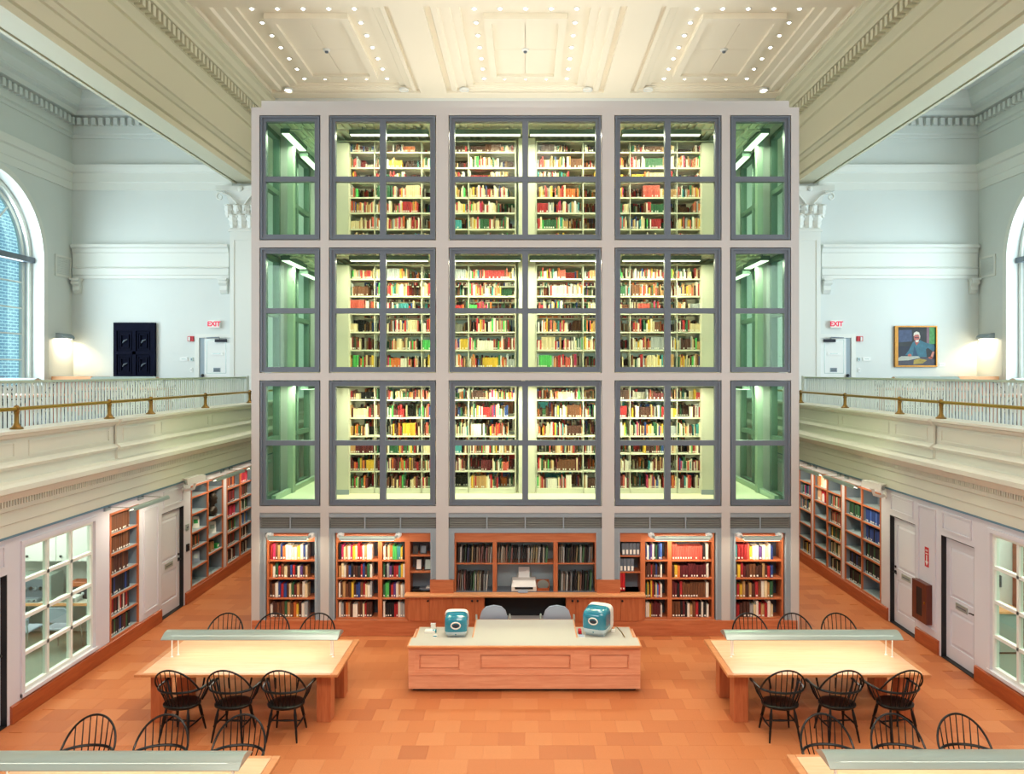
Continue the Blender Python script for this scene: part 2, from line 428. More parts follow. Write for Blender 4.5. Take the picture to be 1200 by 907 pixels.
def door(n, s, y0, y1, hinge_near, label, plaque=True):
    """a panelled door in its opening, leaf set back, dark gap around"""
    X = WX + .085
    root = sroot('door_%d' % n, label, 'door', (s * X, (y0 + y1) / 2, 0))
    fr = MB()
    for a, b in ((y0 + .001, y0 + .014), (y1 - .014, y1 - .001)): fr.box(s * (WX + .006), s * (X + .05), a, b, 0.001, 2.099)
    fr.box(s * (WX + .006), s * (X + .05), y0 + .014, y1 - .014, 2.086, 2.099); fr.box(s * (WX + .004), s * (X + .03), y0 + .014, y1 - .014, 0.001, .012)
    fr.box(s * (X + .045), s * (X + .05), y0 + .014, y1 - .014, .012, 2.086)
    build('frame', fr, M['black'], root)
    m = MB()
    a, b = y0 + .018, y1 - .018
    st = .12
    m.box(s * X, s * (X + .045), a, a + st, .02, 2.075); m.box(s * X, s * (X + .045), b - st, b, .02, 2.075)
    for z0, z1 in ((.02, .25), (.86, 1.08), (1.93, 2.075)): m.box(s * X, s * (X + .045), a + st, b - st, z0, z1)
    leaf = build('leaf', m, M['door_paint'], root)
    for z0, z1 in ((.25, .86), (1.08, 1.93)):
        p = MB().box(s * (X + .02), s * (X + .04), a + st, b - st, z0, z1)
        p.loft([[(s * (X + .02), a + st + i, z0 + i), (s * (X + .02), b - st - i, z0 + i), (s * (X + .02), b - st - i, z1 - i), (s * (X + .02), a + st + i, z1 - i)] if q == 0 else
                [(s * (X + .006), a + st + i, z0 + i), (s * (X + .006), b - st - i, z0 + i), (s * (X + .006), b - st - i, z1 - i), (s * (X + .006), a + st + i, z1 - i)] for q, i in ((0, .02), (1, .06))], False, True)
        build('door_panel', p, M['door_paint'], root)
    hy = a + .06 if hinge_near else b - .06; dr = 1 if hinge_near else -1
    h = MB(); h.cyl((s * X, hy, 1.0), (s * (X - .02), hy, 1.0), .03, n=12)
    h.cyl((s * (X - .02), hy, 1.0), (s * (X - .06), hy, 1.0), .012); h.tube([(s * (X - .055), hy, 1.0), (s * (X - .055), hy + dr * .06, 1.0), (s * (X - .05), hy + dr * .12, .99)], .012)
    build('lever_handle', h, M['black'], root, smooth=True)
    l = MB().cyl((s * X, hy, 1.1), (s * (X - .015), hy, 1.1), .025, n=12)
    build('lock', l, M['black'], root, smooth=True)
    if plaque:
        c = (y0 + y1) / 2 - (.02 if s < 0 else .0)
        q = build('name_plate', MB().box(s * X, s * (X - .012), c - .17, c + .17, .93, 1.03), M['lamp_grey'], root)
        build('plate_lines', MB().box(s * (X - .012), s * (X - .014), c - .13, c + .13, .965, .985), M['frame'], q)
door(1, -1, 9.68, 10.62, False, 'pale bluish door cut by the picture edge before the office window', False)
door(2, -1, 15.13, 16.11, False, 'grey panelled door between the lone tall bookcase and the bust bookcase')
door(3, 1, 14.1, 15.09, False, 'grey panelled door beside the long row of wall bookcases, portrait side')
door(4, 1, 12.25, 13.23, True, 'grey panelled door between extinguisher cabinet and office window')

def office_window(n, s, y0, y1, z0, z1, label):
    root = sroot('window_%d' % n, label, 'window', (s * WX, (y0 + y1) / 2, z0))
    X0, X1 = s * (WX + .02), s * (WX + .09)
    f = MB(); t = .05
    f.box(X0, X1, y0, y1, z0, z0 + t); f.box(X0, X1, y0, y1, z1 - t, z1); f.box(X0, X1, y0, y0 + t, z0 + t, z1 - t); f.box(X0, X1, y1 - t, y1, z0 + t, z1 - t)
    build('frame', f, M['trim_paint'], root)
    cs = MB(); a = .07
    for q in ((y0 - a, y0, z0 - .05, z1 + a), (y1, y1 + a, z0 - .05, z1 + a), (y0, y1, z1, z1 + a)): cs.box(s * WX, s * (WX - .025), *q)
    cs.box(s * WX, s * (WX - .04), y0 - a, y1 + a, z0 - .05, z0)
    build('casing', cs, M['wall_paint'], root)
    W_, Z_ = (y1 - y0) / 3, (z1 - z0) / 4
    for i in (1, 2): build('muntin', MB().box(X0, X1, y0 + W_ * i - .025, y0 + W_ * i + .025, z0 + t, z1 - t), M['trim_paint'], root)
    for j in (1, 2, 3): build('muntin', MB().box(X0, X1, y0 + t, y1 - t, z0 + Z_ * j - .025, z0 + Z_ * j + .025), M['trim_paint'], root)
    for i in range(3):
        for j in range(4):
            build('pane', MB().box(s * (WX + .05), s * (WX + .056), y0 + W_ * i + .02, y0 + W_ * (i + 1) - .02, z0 + Z_ * j + .02, z0 + Z_ * (j + 1) - .02), M['glass_clear'], root)
office_window(1, -1, 10.96, 12.76, .33, 2.43, 'twelve-pane interior window looking into the office with sound equipment')
office_window(2, 1, 10.0, 11.8, .33, 2.43, 'many-paned interior window of the pale office, portrait side')

# offices behind those windows
for s, (ya, yb) in ((-1, (8.0, 14.5)), (1, (7.5, 13.7))):
    o = MB()
    o.box(s * 11.2, s * 11.4, ya, yb, 0, 3.2); o.box(s * (WX + .13), s * 11.2, yb, yb + .15, 0, 3.2); o.box(s * (WX + .13), s * 11.2, ya - .15, ya, 0, 3.2)
    o.box(s * (WX + .13), s * 11.4, ya - .15, yb + .15, 3.2, 3.3)
    struct('wall_office_' + side_name(s), o, M['gallery_lit_paint'], 'pale walls of the office seen through the panes, ' + SIDE[s], 'wall')
    struct('floor_office_' + side_name(s), MB().box(s * (WX + .12), s * 11.3, ya - .1, yb + .1, 0, .012), M['carpet'], 'grey green carpet in the office, ' + SIDE[s], 'floor')
    area_light('office_ceiling_light', (s * 8.9, (ya + yb) / 2 + 1, 3.15), (0, 0, 0), 2.2, 3.0, 190, (1, .97, .85))

# gallery slabs, gallery walls, back wall, wall behind the camera
for s in (-1, 1):
    sl = MB().box(s * (WX + .0), s * (GX + .3), YF, YB, GZ - .25, GZ)
    struct('floor_gallery_' + side_name(s), sl, M['gallery_carpet'], 'floor of the upper gallery, ' + SIDE[s], 'floor')
bw = MB().box(-GX - .3, GX + .3, YB, YB + .3, 0, 14.2)
backwall = struct('wall_back', bw, M['gallery_lit_paint'], 'tall pale green end wall behind the glass tower', 'wall')
struct('wall_front', MB().box(-GX - .3, GX + .3, YF - .3, YF, 0, 14.2), M['gallery_lit_paint'], 'end wall of the hall behind the viewer', 'wall')

AR, AZ, AW = 2.3, 8.2, .6                    # arch radius, springing height, wall thickness
ARCHES = (20.6, 13.6, 6.6)
for s in (-1, 1):
    m = MB(); X0, X1 = s * GX, s * (GX + AW)
    y = YF
    for c in sorted(ARCHES):
        m.box(X0, X1, y, c - AR, 0, 14.2); y = c + AR
        m.box(X0, X1, c - AR, c + AR, 0, 4.5)
        N = 24
        for i in range(N):
            a0, a1 = pi - pi * i / N, pi - pi * (i + 1) / N
            ya, za, yb2, zb = c + AR * cos(a0), AZ + AR * sin(a0), c + AR * cos(a1), AZ + AR * sin(a1)
            m.prism([(ya, za), (yb2, zb), (yb2, 14.2), (ya, 14.2)], 'x', X0, X1)
    m.box(X0, X1, y, YB, 0, 14.2)
    struct('wall_gallery_' + side_name(s), m, M['gallery_lit_paint'], 'outer gallery wall pierced by tall arched windows, ' + SIDE[s], 'wall')

def arch_window(n, s, c, label):
    root = sroot('window_%d' % n, label, 'window', (s * GX, c, 4.5))
    def arc(r, N=32): return [(c + r * cos(pi - pi * i / N), AZ + r * sin(pi - pi * i / N)) for i in range(N + 1)]
    def band(r0, r1, xa, xb, zb):
        m = MB()
        o = [(c - r1, zb)] + arc(r1) + [(c + r1, zb)]; i_ = [(c - r0, zb)] + arc(r0) + [(c + r0, zb)]
        rings = []
        for p, q in zip(o, i_): rings.append([(xa, p[0], p[1]), (xb, p[0], p[1]), (xb, q[0], q[1]), (xa, q[0], q[1])])
        return m.loft(rings)
    build('outer_casing', band(AR + .02, AR + .42, s * GX, s * (GX - .03), GZ), M['gallery_lit_paint'], root, smooth=True)
    build('casing', band(AR - .02, AR + .16, s * (GX + .02), s * (GX - .07), GZ), M['trim_paint'], root, smooth=True)
    build('inner_casing', band(AR - .14, AR - .02, s * (GX + .40), s * (GX + .30), 4.5), M['trim_paint'], root, smooth=True)
    build('sash', band(AR - .27, AR - .14, s * (GX + .52), s * (GX + .42), 4.5), M['trim_paint'], root, smooth=True)
    X0, X1 = s * (GX + .43), s * (GX + .5)
    build('transom', MB().box(s * (GX + .2), s * (GX + .54), c - AR + .02, c + AR - .02, AZ - .06, AZ + .1), M['frame'], root)
    for k in range(-1, 2):
        build('muntin', MB().box(X0, X1, c + k * .9 - .03, c + k * .9 + .03, 4.5, AZ), M['trim_paint'], root)
    for j in range(1, 5):
        build('muntin', MB().box(X0, X1, c - AR + .2, c + AR - .2, 4.5 + j * .76 - .02, 4.5 + j * .76 + .02), M['trim_paint'], root)
    for a in (pi * .25, pi * .5, pi * .75):
        build('muntin', MB().cyl((s * (GX + .46), c, AZ), (s * (GX + .46), c + (AR - .2) * cos(a), AZ + (AR - .2) * sin(a)), .03, n=6), M['trim_paint'], root)
    build('muntin', band(1.0, 1.06, X0, X1, AZ), M['trim_paint'], root)
    g_ = MB(); pts = [(c - AR + .2, 4.5)] + arc(AR - .2) + [(c + AR - .2, 4.5)]
    g_.loft([[(s * (GX + .47), p[0], p[1]) for p in pts], [(s * (GX + .476), p[0], p[1]) for p in pts]])
    build('pane', g_, M['glass_clear'], root)
arch_window(3, -1, ARCHES[0], 'tall arched gallery window looking onto a brick wall outside')
arch_window(4, 1, ARCHES[0], 'tall arched gallery window at the picture edge, portrait side')

nb = MB().box(-20.5, -19.5, 6, 44, 0, 15)
tag(build('brick_building', nb, M['brickwork']), 'brick wall of the building outside the arched window, bluish in daylight', 'building')
nb2 = MB().box(23.5, 24.5, 6, 50, 0, 9)
tag(build('brick_building', nb2, M['brickwork']), 'low brick building outside the arched window, portrait side', 'building')

# entablature and parapet of the galleries
tr = 0
def trim(prof, s, y0, y1, mt, label):
    global tr; tr += 1
    m = MB().prism([(s * x, z) for x, z in prof], 'y', y0, y1)
    return struct('trim_%d' % tr, m, mt, label, 'trim')
ENT = [(7.18, 2.64), (7.10, 2.64), (7.10, 2.80), (7.08, 2.81), (7.08, 2.98), (7.04, 3.0), (7.04, 3.06), (7.02, 3.07), (7.02, 3.16), (6.93, 3.17), (6.86, 3.26), (6.82, 3.29), (6.82, 3.36),
       (6.88, 3.40), (6.99, 3.42), (7.0, 3.44), (7.0, 3.57), (6.96, 3.58), (6.94, 3.62), (6.97, 3.65), (7.02, 3.68), (7.02, 3.98), (6.98, 4.0), (6.96, 4.04), (6.92, 4.06), (6.92, 4.10), (7.40, 4.10), (7.40, 3.69), (7.18, 3.69)]
for s in (-1, 1):
    t = trim(ENT, s, YF, YB, M['parapet_paint'], 'moulded gallery parapet and cornice, ' + SIDE[s])
    d = MB(); y = 7.0
    while y < 24:
        d.box(s * 7.03, s * 6.985, y, y + .03, 3.075, 3.155); y += .058
    build('dentils', d, M['parapet_paint'], t, kind='stuff')
    pr = [(x - .05, z) for x, z in ENT if z >= 3.4] 
    pr = [(7.0, 3.42)] + [(x - .05, z) for x, z in ENT[14:26]] + [(7.0, 4.105)]
    pr[-2] = (6.87, 4.105)
    build('pedestal_block', MB().prism([(s * x, z) for x, z in pr], 'y', 13.1, 14.65), M['parapet_paint'], t)
    for a, b in ((7.0, 8.6), (8.8, 10.55), (10.85, 12.95), (14.8, 17.0), (17.2, 20.2), (20.4, 23.5)):
        m = MB(); X0, X1 = s * 7.021, s * 7.004
        for q in ((a, b, 3.72, 3.745), (a, b, 3.915, 3.94), (a, a + .025, 3.745, 3.915), (b - .025, b, 3.745, 3.915)): m.box(X0, X1, *q)
        build('panel_frame', m, M['parapet_paint'], t)
    m = MB(); X0, X1 = s * 6.971, s * 6.954
    for q in ((13.3, 14.45, 3.72, 3.745), (13.3, 14.45, 3.915, 3.94), (13.3, 13.325, 3.745, 3.915), (14.425, 14.45, 3.745, 3.915)): m.box(X0, X1, *q)
    build('panel_frame', m, M['parapet_paint'], t)
    # blue strip painting the shadow under the architrave
    build('shadow_strip', MB().box(s * 7.16, s * 7.105, YF, YB, 2.605, 2.64), M['shadow_blue'], t)

# beams between nave and galleries
BEAM = [(9.24, 10.88), (9.16, 10.88), (9.16, 10.95), (9.12, 10.95), (9.12, 10.90), (9.06, 10.90), (9.06, 10.95), (9.03, 10.95), (9.03, 10.88), (8.55, 10.88), (8.55, 11.02), (8.60, 11.03), (8.60, 11.07), (8.54, 11.10), (8.54, 11.42), (8.49, 11.44), (8.45, 11.54), (8.40, 11.56), (8.40, 11.66), (8.53, 11.68), (8.55, 12.5), (8.48, 12.52), (8.46, 12.58), (8.52, 12.60), (8.54, 12.66),
        (8.52, 12.86), (8.50, 12.87), (8.50, 13.12), (8.28, 13.14), (8.26, 13.22), (8.18, 13.26), (8.18, 13.34), (8.10, 13.38), (8.02, 13.5), (7.94, 13.54), (7.94, 13.7), (10.0, 13.7), (10.0, 13.5), (9.75, 13.4), (9.6, 13.2), (9.6, 13.12), (9.42, 13.1),
        (9.42, 12.4), (9.34, 12.36), (9.34, 11.5), (9.4, 11.46), (9.36, 11.3), (9.28, 11.26), (9.28, 11.06), (9.24, 11.02)]
for s in (-1, 1):
    t = trim(BEAM, s, YF, YB, M['beam_lit_paint'], 'deep cream entablature beam with dentils, ' + SIDE[s])
    d = MB(); y = 15.0
    while y < 24.2:
        d.box(s * 8.51, s * 8.31, y, y + .13, 12.88, 13.12); y += .24
    build('dentils', d, M['beam_lit_paint'], t, kind='stuff')
    # upper cornice of the outer gallery wall
    CO = [(14.42, 12.3), (14.36, 12.32), (14.36, 12.42), (14.30, 12.46), (14.30, 12.94), (14.1, 12.97), (14.02, 13.08), (13.86, 13.12), (13.86, 13.2), (13.7, 13.35), (13.66, 13.6), (14.42, 13.6)]
    t = trim(CO, s, YF, YB, M['gallery_lit_paint'], 'dentil cornice along the top of the outer gallery wall, ' + SIDE[s])
    d = MB(); y = 18.5
    while y < 24.2:
        d.box(s * 14.31, s * 14.14, y, y + .12, 12.68, 12.9); y += .23
    build('dentils', d, M['gallery_lit_paint'], t, kind='stuff')
    BA = [(14.42, 10.67), (14.36, 10.67), (14.36, 10.9), (14.34, 10.92), (14.34, 11.2), (14.28, 11.24), (14.24, 11.36), (14.22, 11.45), (14.42, 11.47)]
    trim(BA, s, YF, YB, M['trim_paint'], 'pale string band on the outer gallery wall, ' + SIDE[s])
    # the same on the back wall
    def tb(prof, label, mt, x0, x1):
        global tr; tr += 1
        return struct('trim_%d' % tr, MB().prism([(YB - d_, z) for d_, z in prof], 'x', x0, x1), mt, label, 'trim')
    t = tb([(14.4 - x, z) for x, z in CO], 'dentil cornice along the top of the end wall, ' + SIDE[s], M['gallery_lit_paint'], s * 9.3, s * 14.4)
    d = MB(); x = 10.3
    while x < 14.1:
        d.box(s * x, s * (x + .12), YB - .09, YB - .26, 12.68, 12.9); x += .23
    build('dentils', d, M['gallery_lit_paint'], t, kind='stuff')
    tb([(14.4 - x, z) for x, z in BA], 'upper pale band on the end wall, ' + SIDE[s], M['trim_paint'], s * 9.3, s * 14.4)
    t = tb([(-.02, 7.86), (.06, 7.86), (.06, 7.96), (.09, 7.98), (.09, 8.17), (.13, 8.2), (.06, 8.24), (.06, 8.66), (.1, 8.7), (.12, 8.8), (.2, 8.84), (.2, 8.93), (-.02, 8.95)],
           'lower moulded shelf band on the end wall, ' + SIDE[s], M['trim_paint'], s * 9.4, s * 14.34)
    for x in (9.55, 14.2):
        m = MB()
        m.prism([(YB, 7.86), (YB - .22, 7.86), (YB - .2, 7.74), (YB - .12, 7.62), (YB - .13, 7.5), (YB - .06, 7.4), (YB, 7.38)], 'x', s * x - .11, s * x + .11)
        m.box(s * x - .15, s * x + .15, YB, YB - .25, 7.8, 7.86)
        m.cyl((s * x - .13, YB - .14, 7.73), (s * x + .13, YB - .14, 7.73), .07, n=10)
        build('console_bracket', m, M['trim_paint'], t)
    # gallery ceiling
    struct('ceiling_gallery_' + side_name(s), MB().box(s * 9.0, s * (GX + .3), YF, YB, 13.6, 13.75), M['gallery_lit_paint'], 'pale flat ceiling over the gallery, ' + SIDE[s], 'ceiling')

# nave ceiling with three deep coffers in view
COFF = [(-7.9, -3.26), (-2.44, 2.44), (3.26, 7.9)]
CY0, CY1 = 18.28, 23.94
ce = MB()
holes(ce, -8.6, 8.6, YF, YB, 0, .1, [(a, b, CY0, CY1) for a, b in COFF], lambda u, d, z: (u, z, CZ + d))
ce.box(-8.6, 8.6, YF, YB, 14.1, 14.2)
ceil = struct('ceiling', ce, M['ceiling_paint'], 'warm cream coffered plaster ceiling over the nave', 'ceiling')
bulb_proto = None; ORDB = ['first', 'second', 'third', 'fourth', 'fifth']
for ci, (a, b) in enumerate(COFF):
    cx = (a + b) / 2
    # inset of the flat field on each side
    il = .85 if ci == 0 else (.84 if ci == 1 else .62); ir = .62 if ci == 0 else (.84 if ci == 1 else .85)
    fa, fb, f0, f1 = a + il, b - ir, CY0 + .35, CY1 - .2
    m = MB()
    def frame(x0, x1, y0, y1, X0, X1, Y0, Y1, za, zb):
        """sloped step between the inner rectangle (lower case) and the outer one"""
        r0 = [(X0, Y0, za), (X1, Y0, za), (X1, Y1, za), (X0, Y1, za)]; r1 = [(x0, y0, zb), (x1, y0, zb), (x1, y1, zb), (x0, y1, zb)]
        m.loft([r0, r1], False, False)
    seq = [(0, CZ + .1), (.16, CZ + .1), (.2, CZ + .04), (.36, CZ + .04), (.42, CZ + .1), (.7, CZ + .12), (.74, CZ + .16), (1.0, CZ + .16), (1.0, CZ + .24)]
    def rect(t): return (a + il * t, b - ir * t, CY0 + .35 * t, CY1 - .2 * t)
    for (t0, z0), (t1, z1) in zip(seq[:-1], seq[1:]):
        q0, q1 = rect(t0), rect(t1)
        frame(q1[0], q1[1], q1[2], q1[3], q0[0], q0[1], q0[2], q0[3], z0, z1)
    m.box(fa, fb, f0, f1, CZ + .24, CZ + .3)
    build('coffer', m, M['ceiling_paint'], ceil)
    pa, pb, p0, p1 = cx - .85, cx + .85, 19.42, 22.87
    if ci == 0: pa, pb = -6.32, -4.62
    if ci == 2: pa, pb = 4.62, 6.32
    m = MB()
    for q in ((pa - .2, pb + .2, p0 - .3, p0), (pa - .2, pb + .2, p1, p1 + .2), (pa - .2, pa, p0, p1), (pb, pb + .2, p0, p1)): m.box(*q, CZ + .10, CZ + .24)
    build('panel_frame', m, M['ceiling_paint'], ceil)
    xm, ym = (pa + pb) / 2, (p0 + p1) / 2
    for q in ((pa, xm - .006, p0, ym - .006), (xm + .006, pb, p0, ym - .006), (pa, xm - .006, ym + .006, p1), (xm + .006, pb, ym + .006, p1)):
        build('ceiling_panel', MB().box(*q, CZ + .18, CZ + .24), M['ceiling_paint'], ceil)
    sd = thing('smoke_detector', 'small round detector in the middle of %s ceiling coffer' % ('the carved-panel side', 'the middle', 'the portrait side')[ci], 'detector', (xm, ym, CZ + .18))
    build('base', MB().lathe([(.10, 0), (.10, -.03), (.07, -.05)], n=14), M['white_paint'], sd, local=True)
    build('sensor', MB().lathe([(.05, -.05), (.045, -.09), (.02, -.10)], n=12), M['frame'], sd, local=True)
    # ring of small downlights
    la, lb = pa - .4, pb + .42
    pos = [(la + (lb - la) * i / 4, y) for y in (18.87, 23.36) for i in range(5)] + [(x, 18.87 + .75 * j) for x in (la, lb) for j in range(1, 6)]
    nm = ('coffer over the carved-panel side', 'middle coffer', 'coffer over the portrait side')[ci]
    for bi, (x, y) in enumerate(pos):
        side = 'far edge' if y > 23.3 else ('near edge' if y < 18.9 else ('side nearer the carved panel' if x == la else 'side nearer the portrait'))
        cof = ('carved-panel-side', 'middle', 'portrait-side')[ci]
        if bi < 10: lb_ = '%s of five downlights on the %s of the %s coffer, from the carved-panel side' % (ORDB[bi % 5], side, cof)
        else: lb_ = '%s of five downlights down the %s, %s coffer' % (ORDB[(bi - 10) % 5], side, cof)
        if bulb_proto is None:
            bulb_proto = thing('ceiling_downlight', lb_, 'downlight', (x, y, CZ + .24), 'ceiling downlights, %s, %s' % (side, nm))
            build('ring', MB().lathe([(.085, 0), (.085, -.012), (.06, -.02), (.055, 0)], n=12), M['white_paint'], bulb_proto, local=True)
            build('bulb', MB().lathe([(.034, -.005), (.036, -.02), (.022, -.042), (.006, -.05)], n=10), M['bulb'], bulb_proto, local=True)
        else: dup(bulb_proto, (x, y, CZ + .24), label=lb_, group='ceiling downlights, %s, %s' % (side, nm))
    for k, x in enumerate((a + .55, b - .5)):
        r = thing('recessed_spotlight', 'oval recessed spotlight at %s back corner of the %s' % ('one' if k else 'other', nm), 'spotlight', (x, CY1 - .12, CZ + .04), 'recessed spotlights of the ' + nm)
        r['label'] = 'oval recessed spotlight, far corner of the %s coffer, end nearer the %s' % (('carved-panel-side', 'middle', 'portrait-side')[ci], 'portrait' if k else 'carved panel')
        build('trim_ring', MB().lathe([(.15, .04), (.15, -.012), (.11, -.015), (.1, .01)], n=16), M['white_paint'], r, local=True)
        build('lens', MB().lathe([(.1, 0), (.06, -.01), (.01, -.012)], n=14), M['bulb'] if (ci, k) in ((0, 0), (2, 1)) else M['off_white'], r, local=True)

# ------------------------------------------------------------------ the glass book tower
Y0 = 14.3; TW = 5.10
def q(px): return (px - 615.5) * Y0 / 900
WINU = [(-4.950, -3.815), (-3.656, -1.660), (-1.428, 1.428), (1.660, 3.656), (3.815, 4.950)]
LEV = [(2.405, 4.747, 3.576), (4.884, 7.22, 6.044), (7.354, 9.683, 8.50)]
FZ = [2.45, 4.90, 7.35, 9.80]
tower = thing('book_tower', 'huge grey framed glass tower of lit book stacks filling the hall', 'book tower', (0, Y0, 0))
FN = {'front': lambda u, w, z: (u, Y0 + w, z), 'side_a': lambda u, w, z: (-TW + w, Y0 + TW + u, z), 'side_b': lambda u, w, z: (TW - w, Y0 + TW - u, z)}
GOPS = [(a, b, .28, 2.278) for a, b in WINU]
T_ = .28
for fname, fn in FN.items():
    ops = [(a, b, z0, z1) for a, b in WINU for z0, z1, _ in LEV]
    if fname == 'front': ops += GOPS
    m = MB(); e = 0 if fname == 'front' else .281
    holes(m, -TW + e, TW - e, 0, 9.83, 0, T_, ops, fn)
    build('cladding', m, M['steel'], tower)
    for k, (z0, z1, zt) in enumerate(LEV):
        for c, (a, b) in enumerate(WINU):
            f = MB(); t = .095; w0, w1 = .02, .14
            a2, b2 = a + .018, b - .018; za, zb = z0 + .016, z1 - .016
            f.box(a2, a2 + t, w0, w1, za, zb); f.box(b2 - t, b2, w0, w1, za, zb); f.box(a2 + t, b2 - t, w0, w1, za, za + t); f.box(a2 + t, b2 - t, w0, w1, zb - t, zb)
            f.box(a2 - .0, a2 + .035, w0 - .025, w0, za, zb); f.box(b2 - .035, b2, w0 - .025, w0, za, zb); f.box(a2 + .035, b2 - .035, w0 - .025, w0, za, za + .03); f.box(a2 + .035, b2 - .035, w0 - .025, w0, zb - .03, zb)
            f.map(fn)
            wf = build('window', f, M['frame'] if fname == 'front' else M['side_frame'], tower)
            cols = [(a2 + t, b2 - t)]
            if c in (1, 2, 3):
                mc = (a + b) / 2; cols = [(a2 + t, mc - .055), (mc + .055, b2 - t)]
                g = MB().box(mc - .055, mc + .055, w0 + .0, w1, za + t, zb - t); g.map(fn); build('mullion', g, M['frame'] if fname == 'front' else M['side_frame'], wf)
            for (ca, cb) in cols:
                g = MB().box(ca, cb, w0 + .005, w1 - .005, zt - .048, zt + .048); g.map(fn); build('transom', g, M['frame'] if fname == 'front' else M['side_frame'], wf)
                for (pa, pb) in ((za + t, zt - .048), (zt + .048, zb - t)):
                    g = MB().box(ca - .003, cb + .003, .075, .087, pa - .003, pb + .003); g.map(fn)
                    build('pane', g, M['glass_tower'] if fname == 'front' and c in (1, 2, 3) else (M['glass_side'] if fname == 'front' else M['glass_tower']), wf)
build('rear_cladding', MB().box(-TW + .281, TW - .281, Y0 + 2 * TW - .28, Y0 + 2 * TW - .02, 0, 9.83), M['steel'], tower)
build('roof_cap', MB().box(-TW + .14, TW - .14, Y0 + .14, Y0 + 2 * TW - .14, 9.831, 10.0), M['steel'], tower)
for k in range(4):
    za = FZ[k] - (.16 if k else .16)
    z1 = FZ[k] if k < 3 else 9.82
    build('floor_slab', MB().box(-TW + .282, TW - .282, Y0 + .282, Y0 + 2 * TW - .282, z1 - .14, z1), M['floor_in'] if k < 3 else M['ceil_in'], tower)
    if k:
        d = MB(); x = -4.8
        while x < 4.7:
            d.box(x, x + .07, Y0 + .29, Y0 + 9.9, z1 - .17, z1 - .14); x += .15
        build('ceiling_deck', d, M['ceil_in'] if k > 1 else M['deck'], tower, kind='stuff')
# inner posts of the side corridors
for s in (-1, 1):
    for u in (1.32, 3.55, 6.65, 8.85):
        for k in range(3):
            build('inner_post', MB().box(s * (TW - .40), s * (TW - .283), Y0 + u - .07, Y0 + u + .09, FZ[k] + .001, FZ[k + 1] - .16), M['mullion_in'], tower)
    for k in range(3):
        build('sill_curb', MB().box(s * (TW - .36), s * (TW - .283), Y0 + .3, Y0 + 9.9, FZ[k] + .001, FZ[k] + .1), M['mullion_in'], tower)
# wall panels at the ends of the stacks, and the core column in the middle
for k in range(3):
    for s in (-1, 1):
        build('end_wall', MB().box(s * 3.53, s * 4.02, Y0 + 1.05, Y0 + 3.6, FZ[k] + .001, FZ[k + 1] - .32), M['interior'], tower)
        build('end_wall_base', MB().box(s * 3.52, s * 4.03, Y0 + 1.04, Y0 + 1.05, FZ[k] + .001, FZ[k] + .1), M['frame_pale'], tower)
    build('core_column', MB().box(-.135, .205, Y0 + 1.22, Y0 + 1.42, FZ[k] + .001, FZ[k + 1] - .17), M['interior'], tower)

# ground storey frames and louvres
for c, (a, b) in enumerate(WINU):
    f = MB()
    f.box(a, b, Y0 + .02, Y0 + .14, 2.19, 2.278); f.box(a, b, Y0 + .02, Y0 + .14, 1.90, 1.985)
    lowz = 1.04
    for s_, x0, x1 in ((0, a, a + .105), (1, b - .105, b)):
        low = .28 if (c in (0, 4) or (c == 1 and s_ == 0) or (c == 3 and s_ == 1)) else 1.04
        f.box(x0, x1, Y0 + .02, Y0 + .14, low, 1.90)
        f.box(x0 + (.07 if s_ == 0 else 0), x1 - (0 if s_ == 0 else .07), Y0 - .0, Y0 + .02, low, 1.90)
    build('storey_frame', f, M['frame_pale'], tower)
    lv = build('louvre_grille', MB().box(a + .01, b - .01, Y0 + .12, Y0 + .14, 1.985, 2.19), M['dark'], tower)
    for j in range(5):
        z = 2.0 + j * .042
        build('slat', MB().prism([(Y0 + .03, z), (Y0 + .045, z), (Y0 + .1, z + .022), (Y0 + .085, z + .022)], 'x', a + .012, b - .012), M['louvre'], lv)
    n = {0: 2, 1: 3, 2: 4, 3: 3, 4: 2}[c]
    for j in range(1, n): build('louvre_bar', MB().box(a + (b - a) * j / n - .012, a + (b - a) * j / n + .012, Y0 + .02, Y0 + .03, 1.985, 2.19), M['frame_pale'], lv)
pl = MB()
build('plinth', MB().box(-5.08, 5.06, Y0 - .035, Y0, 0, .278), M['cherry_x'], tower)
for a, b in WINU: build('plinth_cap', MB().box(a + .001, b - .001, Y0 - .034, Y0 + .049, .2803, .2815), M['cherry_x'], tower)
for s in (-1, 1):
    build('wood_panel', MB().box(s * 1.33, s * 1.77, Y0 - .03, Y0 + .0, .79, 1.035), M['cherry_x'], tower)

# fluorescent fixtures inside the tower
def strip(x0, x1, y0, y1, z, label, power, down=True):
    t = thing('fluorescent_light', label, 'light fixture', ((x0 + x1) / 2, (y0 + y1) / 2, z))
    build('housing', MB().box(x0 - .02, x1 + .02, y0 - .02, y1 + .02, z + .012, z + .10), M['deck'], t)
    build('diffuser', MB().box(x0, x1, y0, y1, z, z + .012), M['tube'], t)
    for i in (0, 1):
        hx, hy = ((x0 + x1) / 2, y0 + (y1 - y0) * (.15 + .7 * i)) if y1 - y0 > x1 - x0 else (x0 + (x1 - x0) * (.15 + .7 * i), (y0 + y1) / 2)
        build('hanger', MB().cyl((hx, hy, z + .1), (hx, hy, z + .22), .008, n=6), M['frame_pale'], t)
    area_light('tower_strip', ((x0 + x1) / 2, (y0 + y1) / 2, z - .01), (0, 0, 0), x1 - x0, y1 - y0, power, FLUO)
LV = ('lowest', 'middle', 'top')
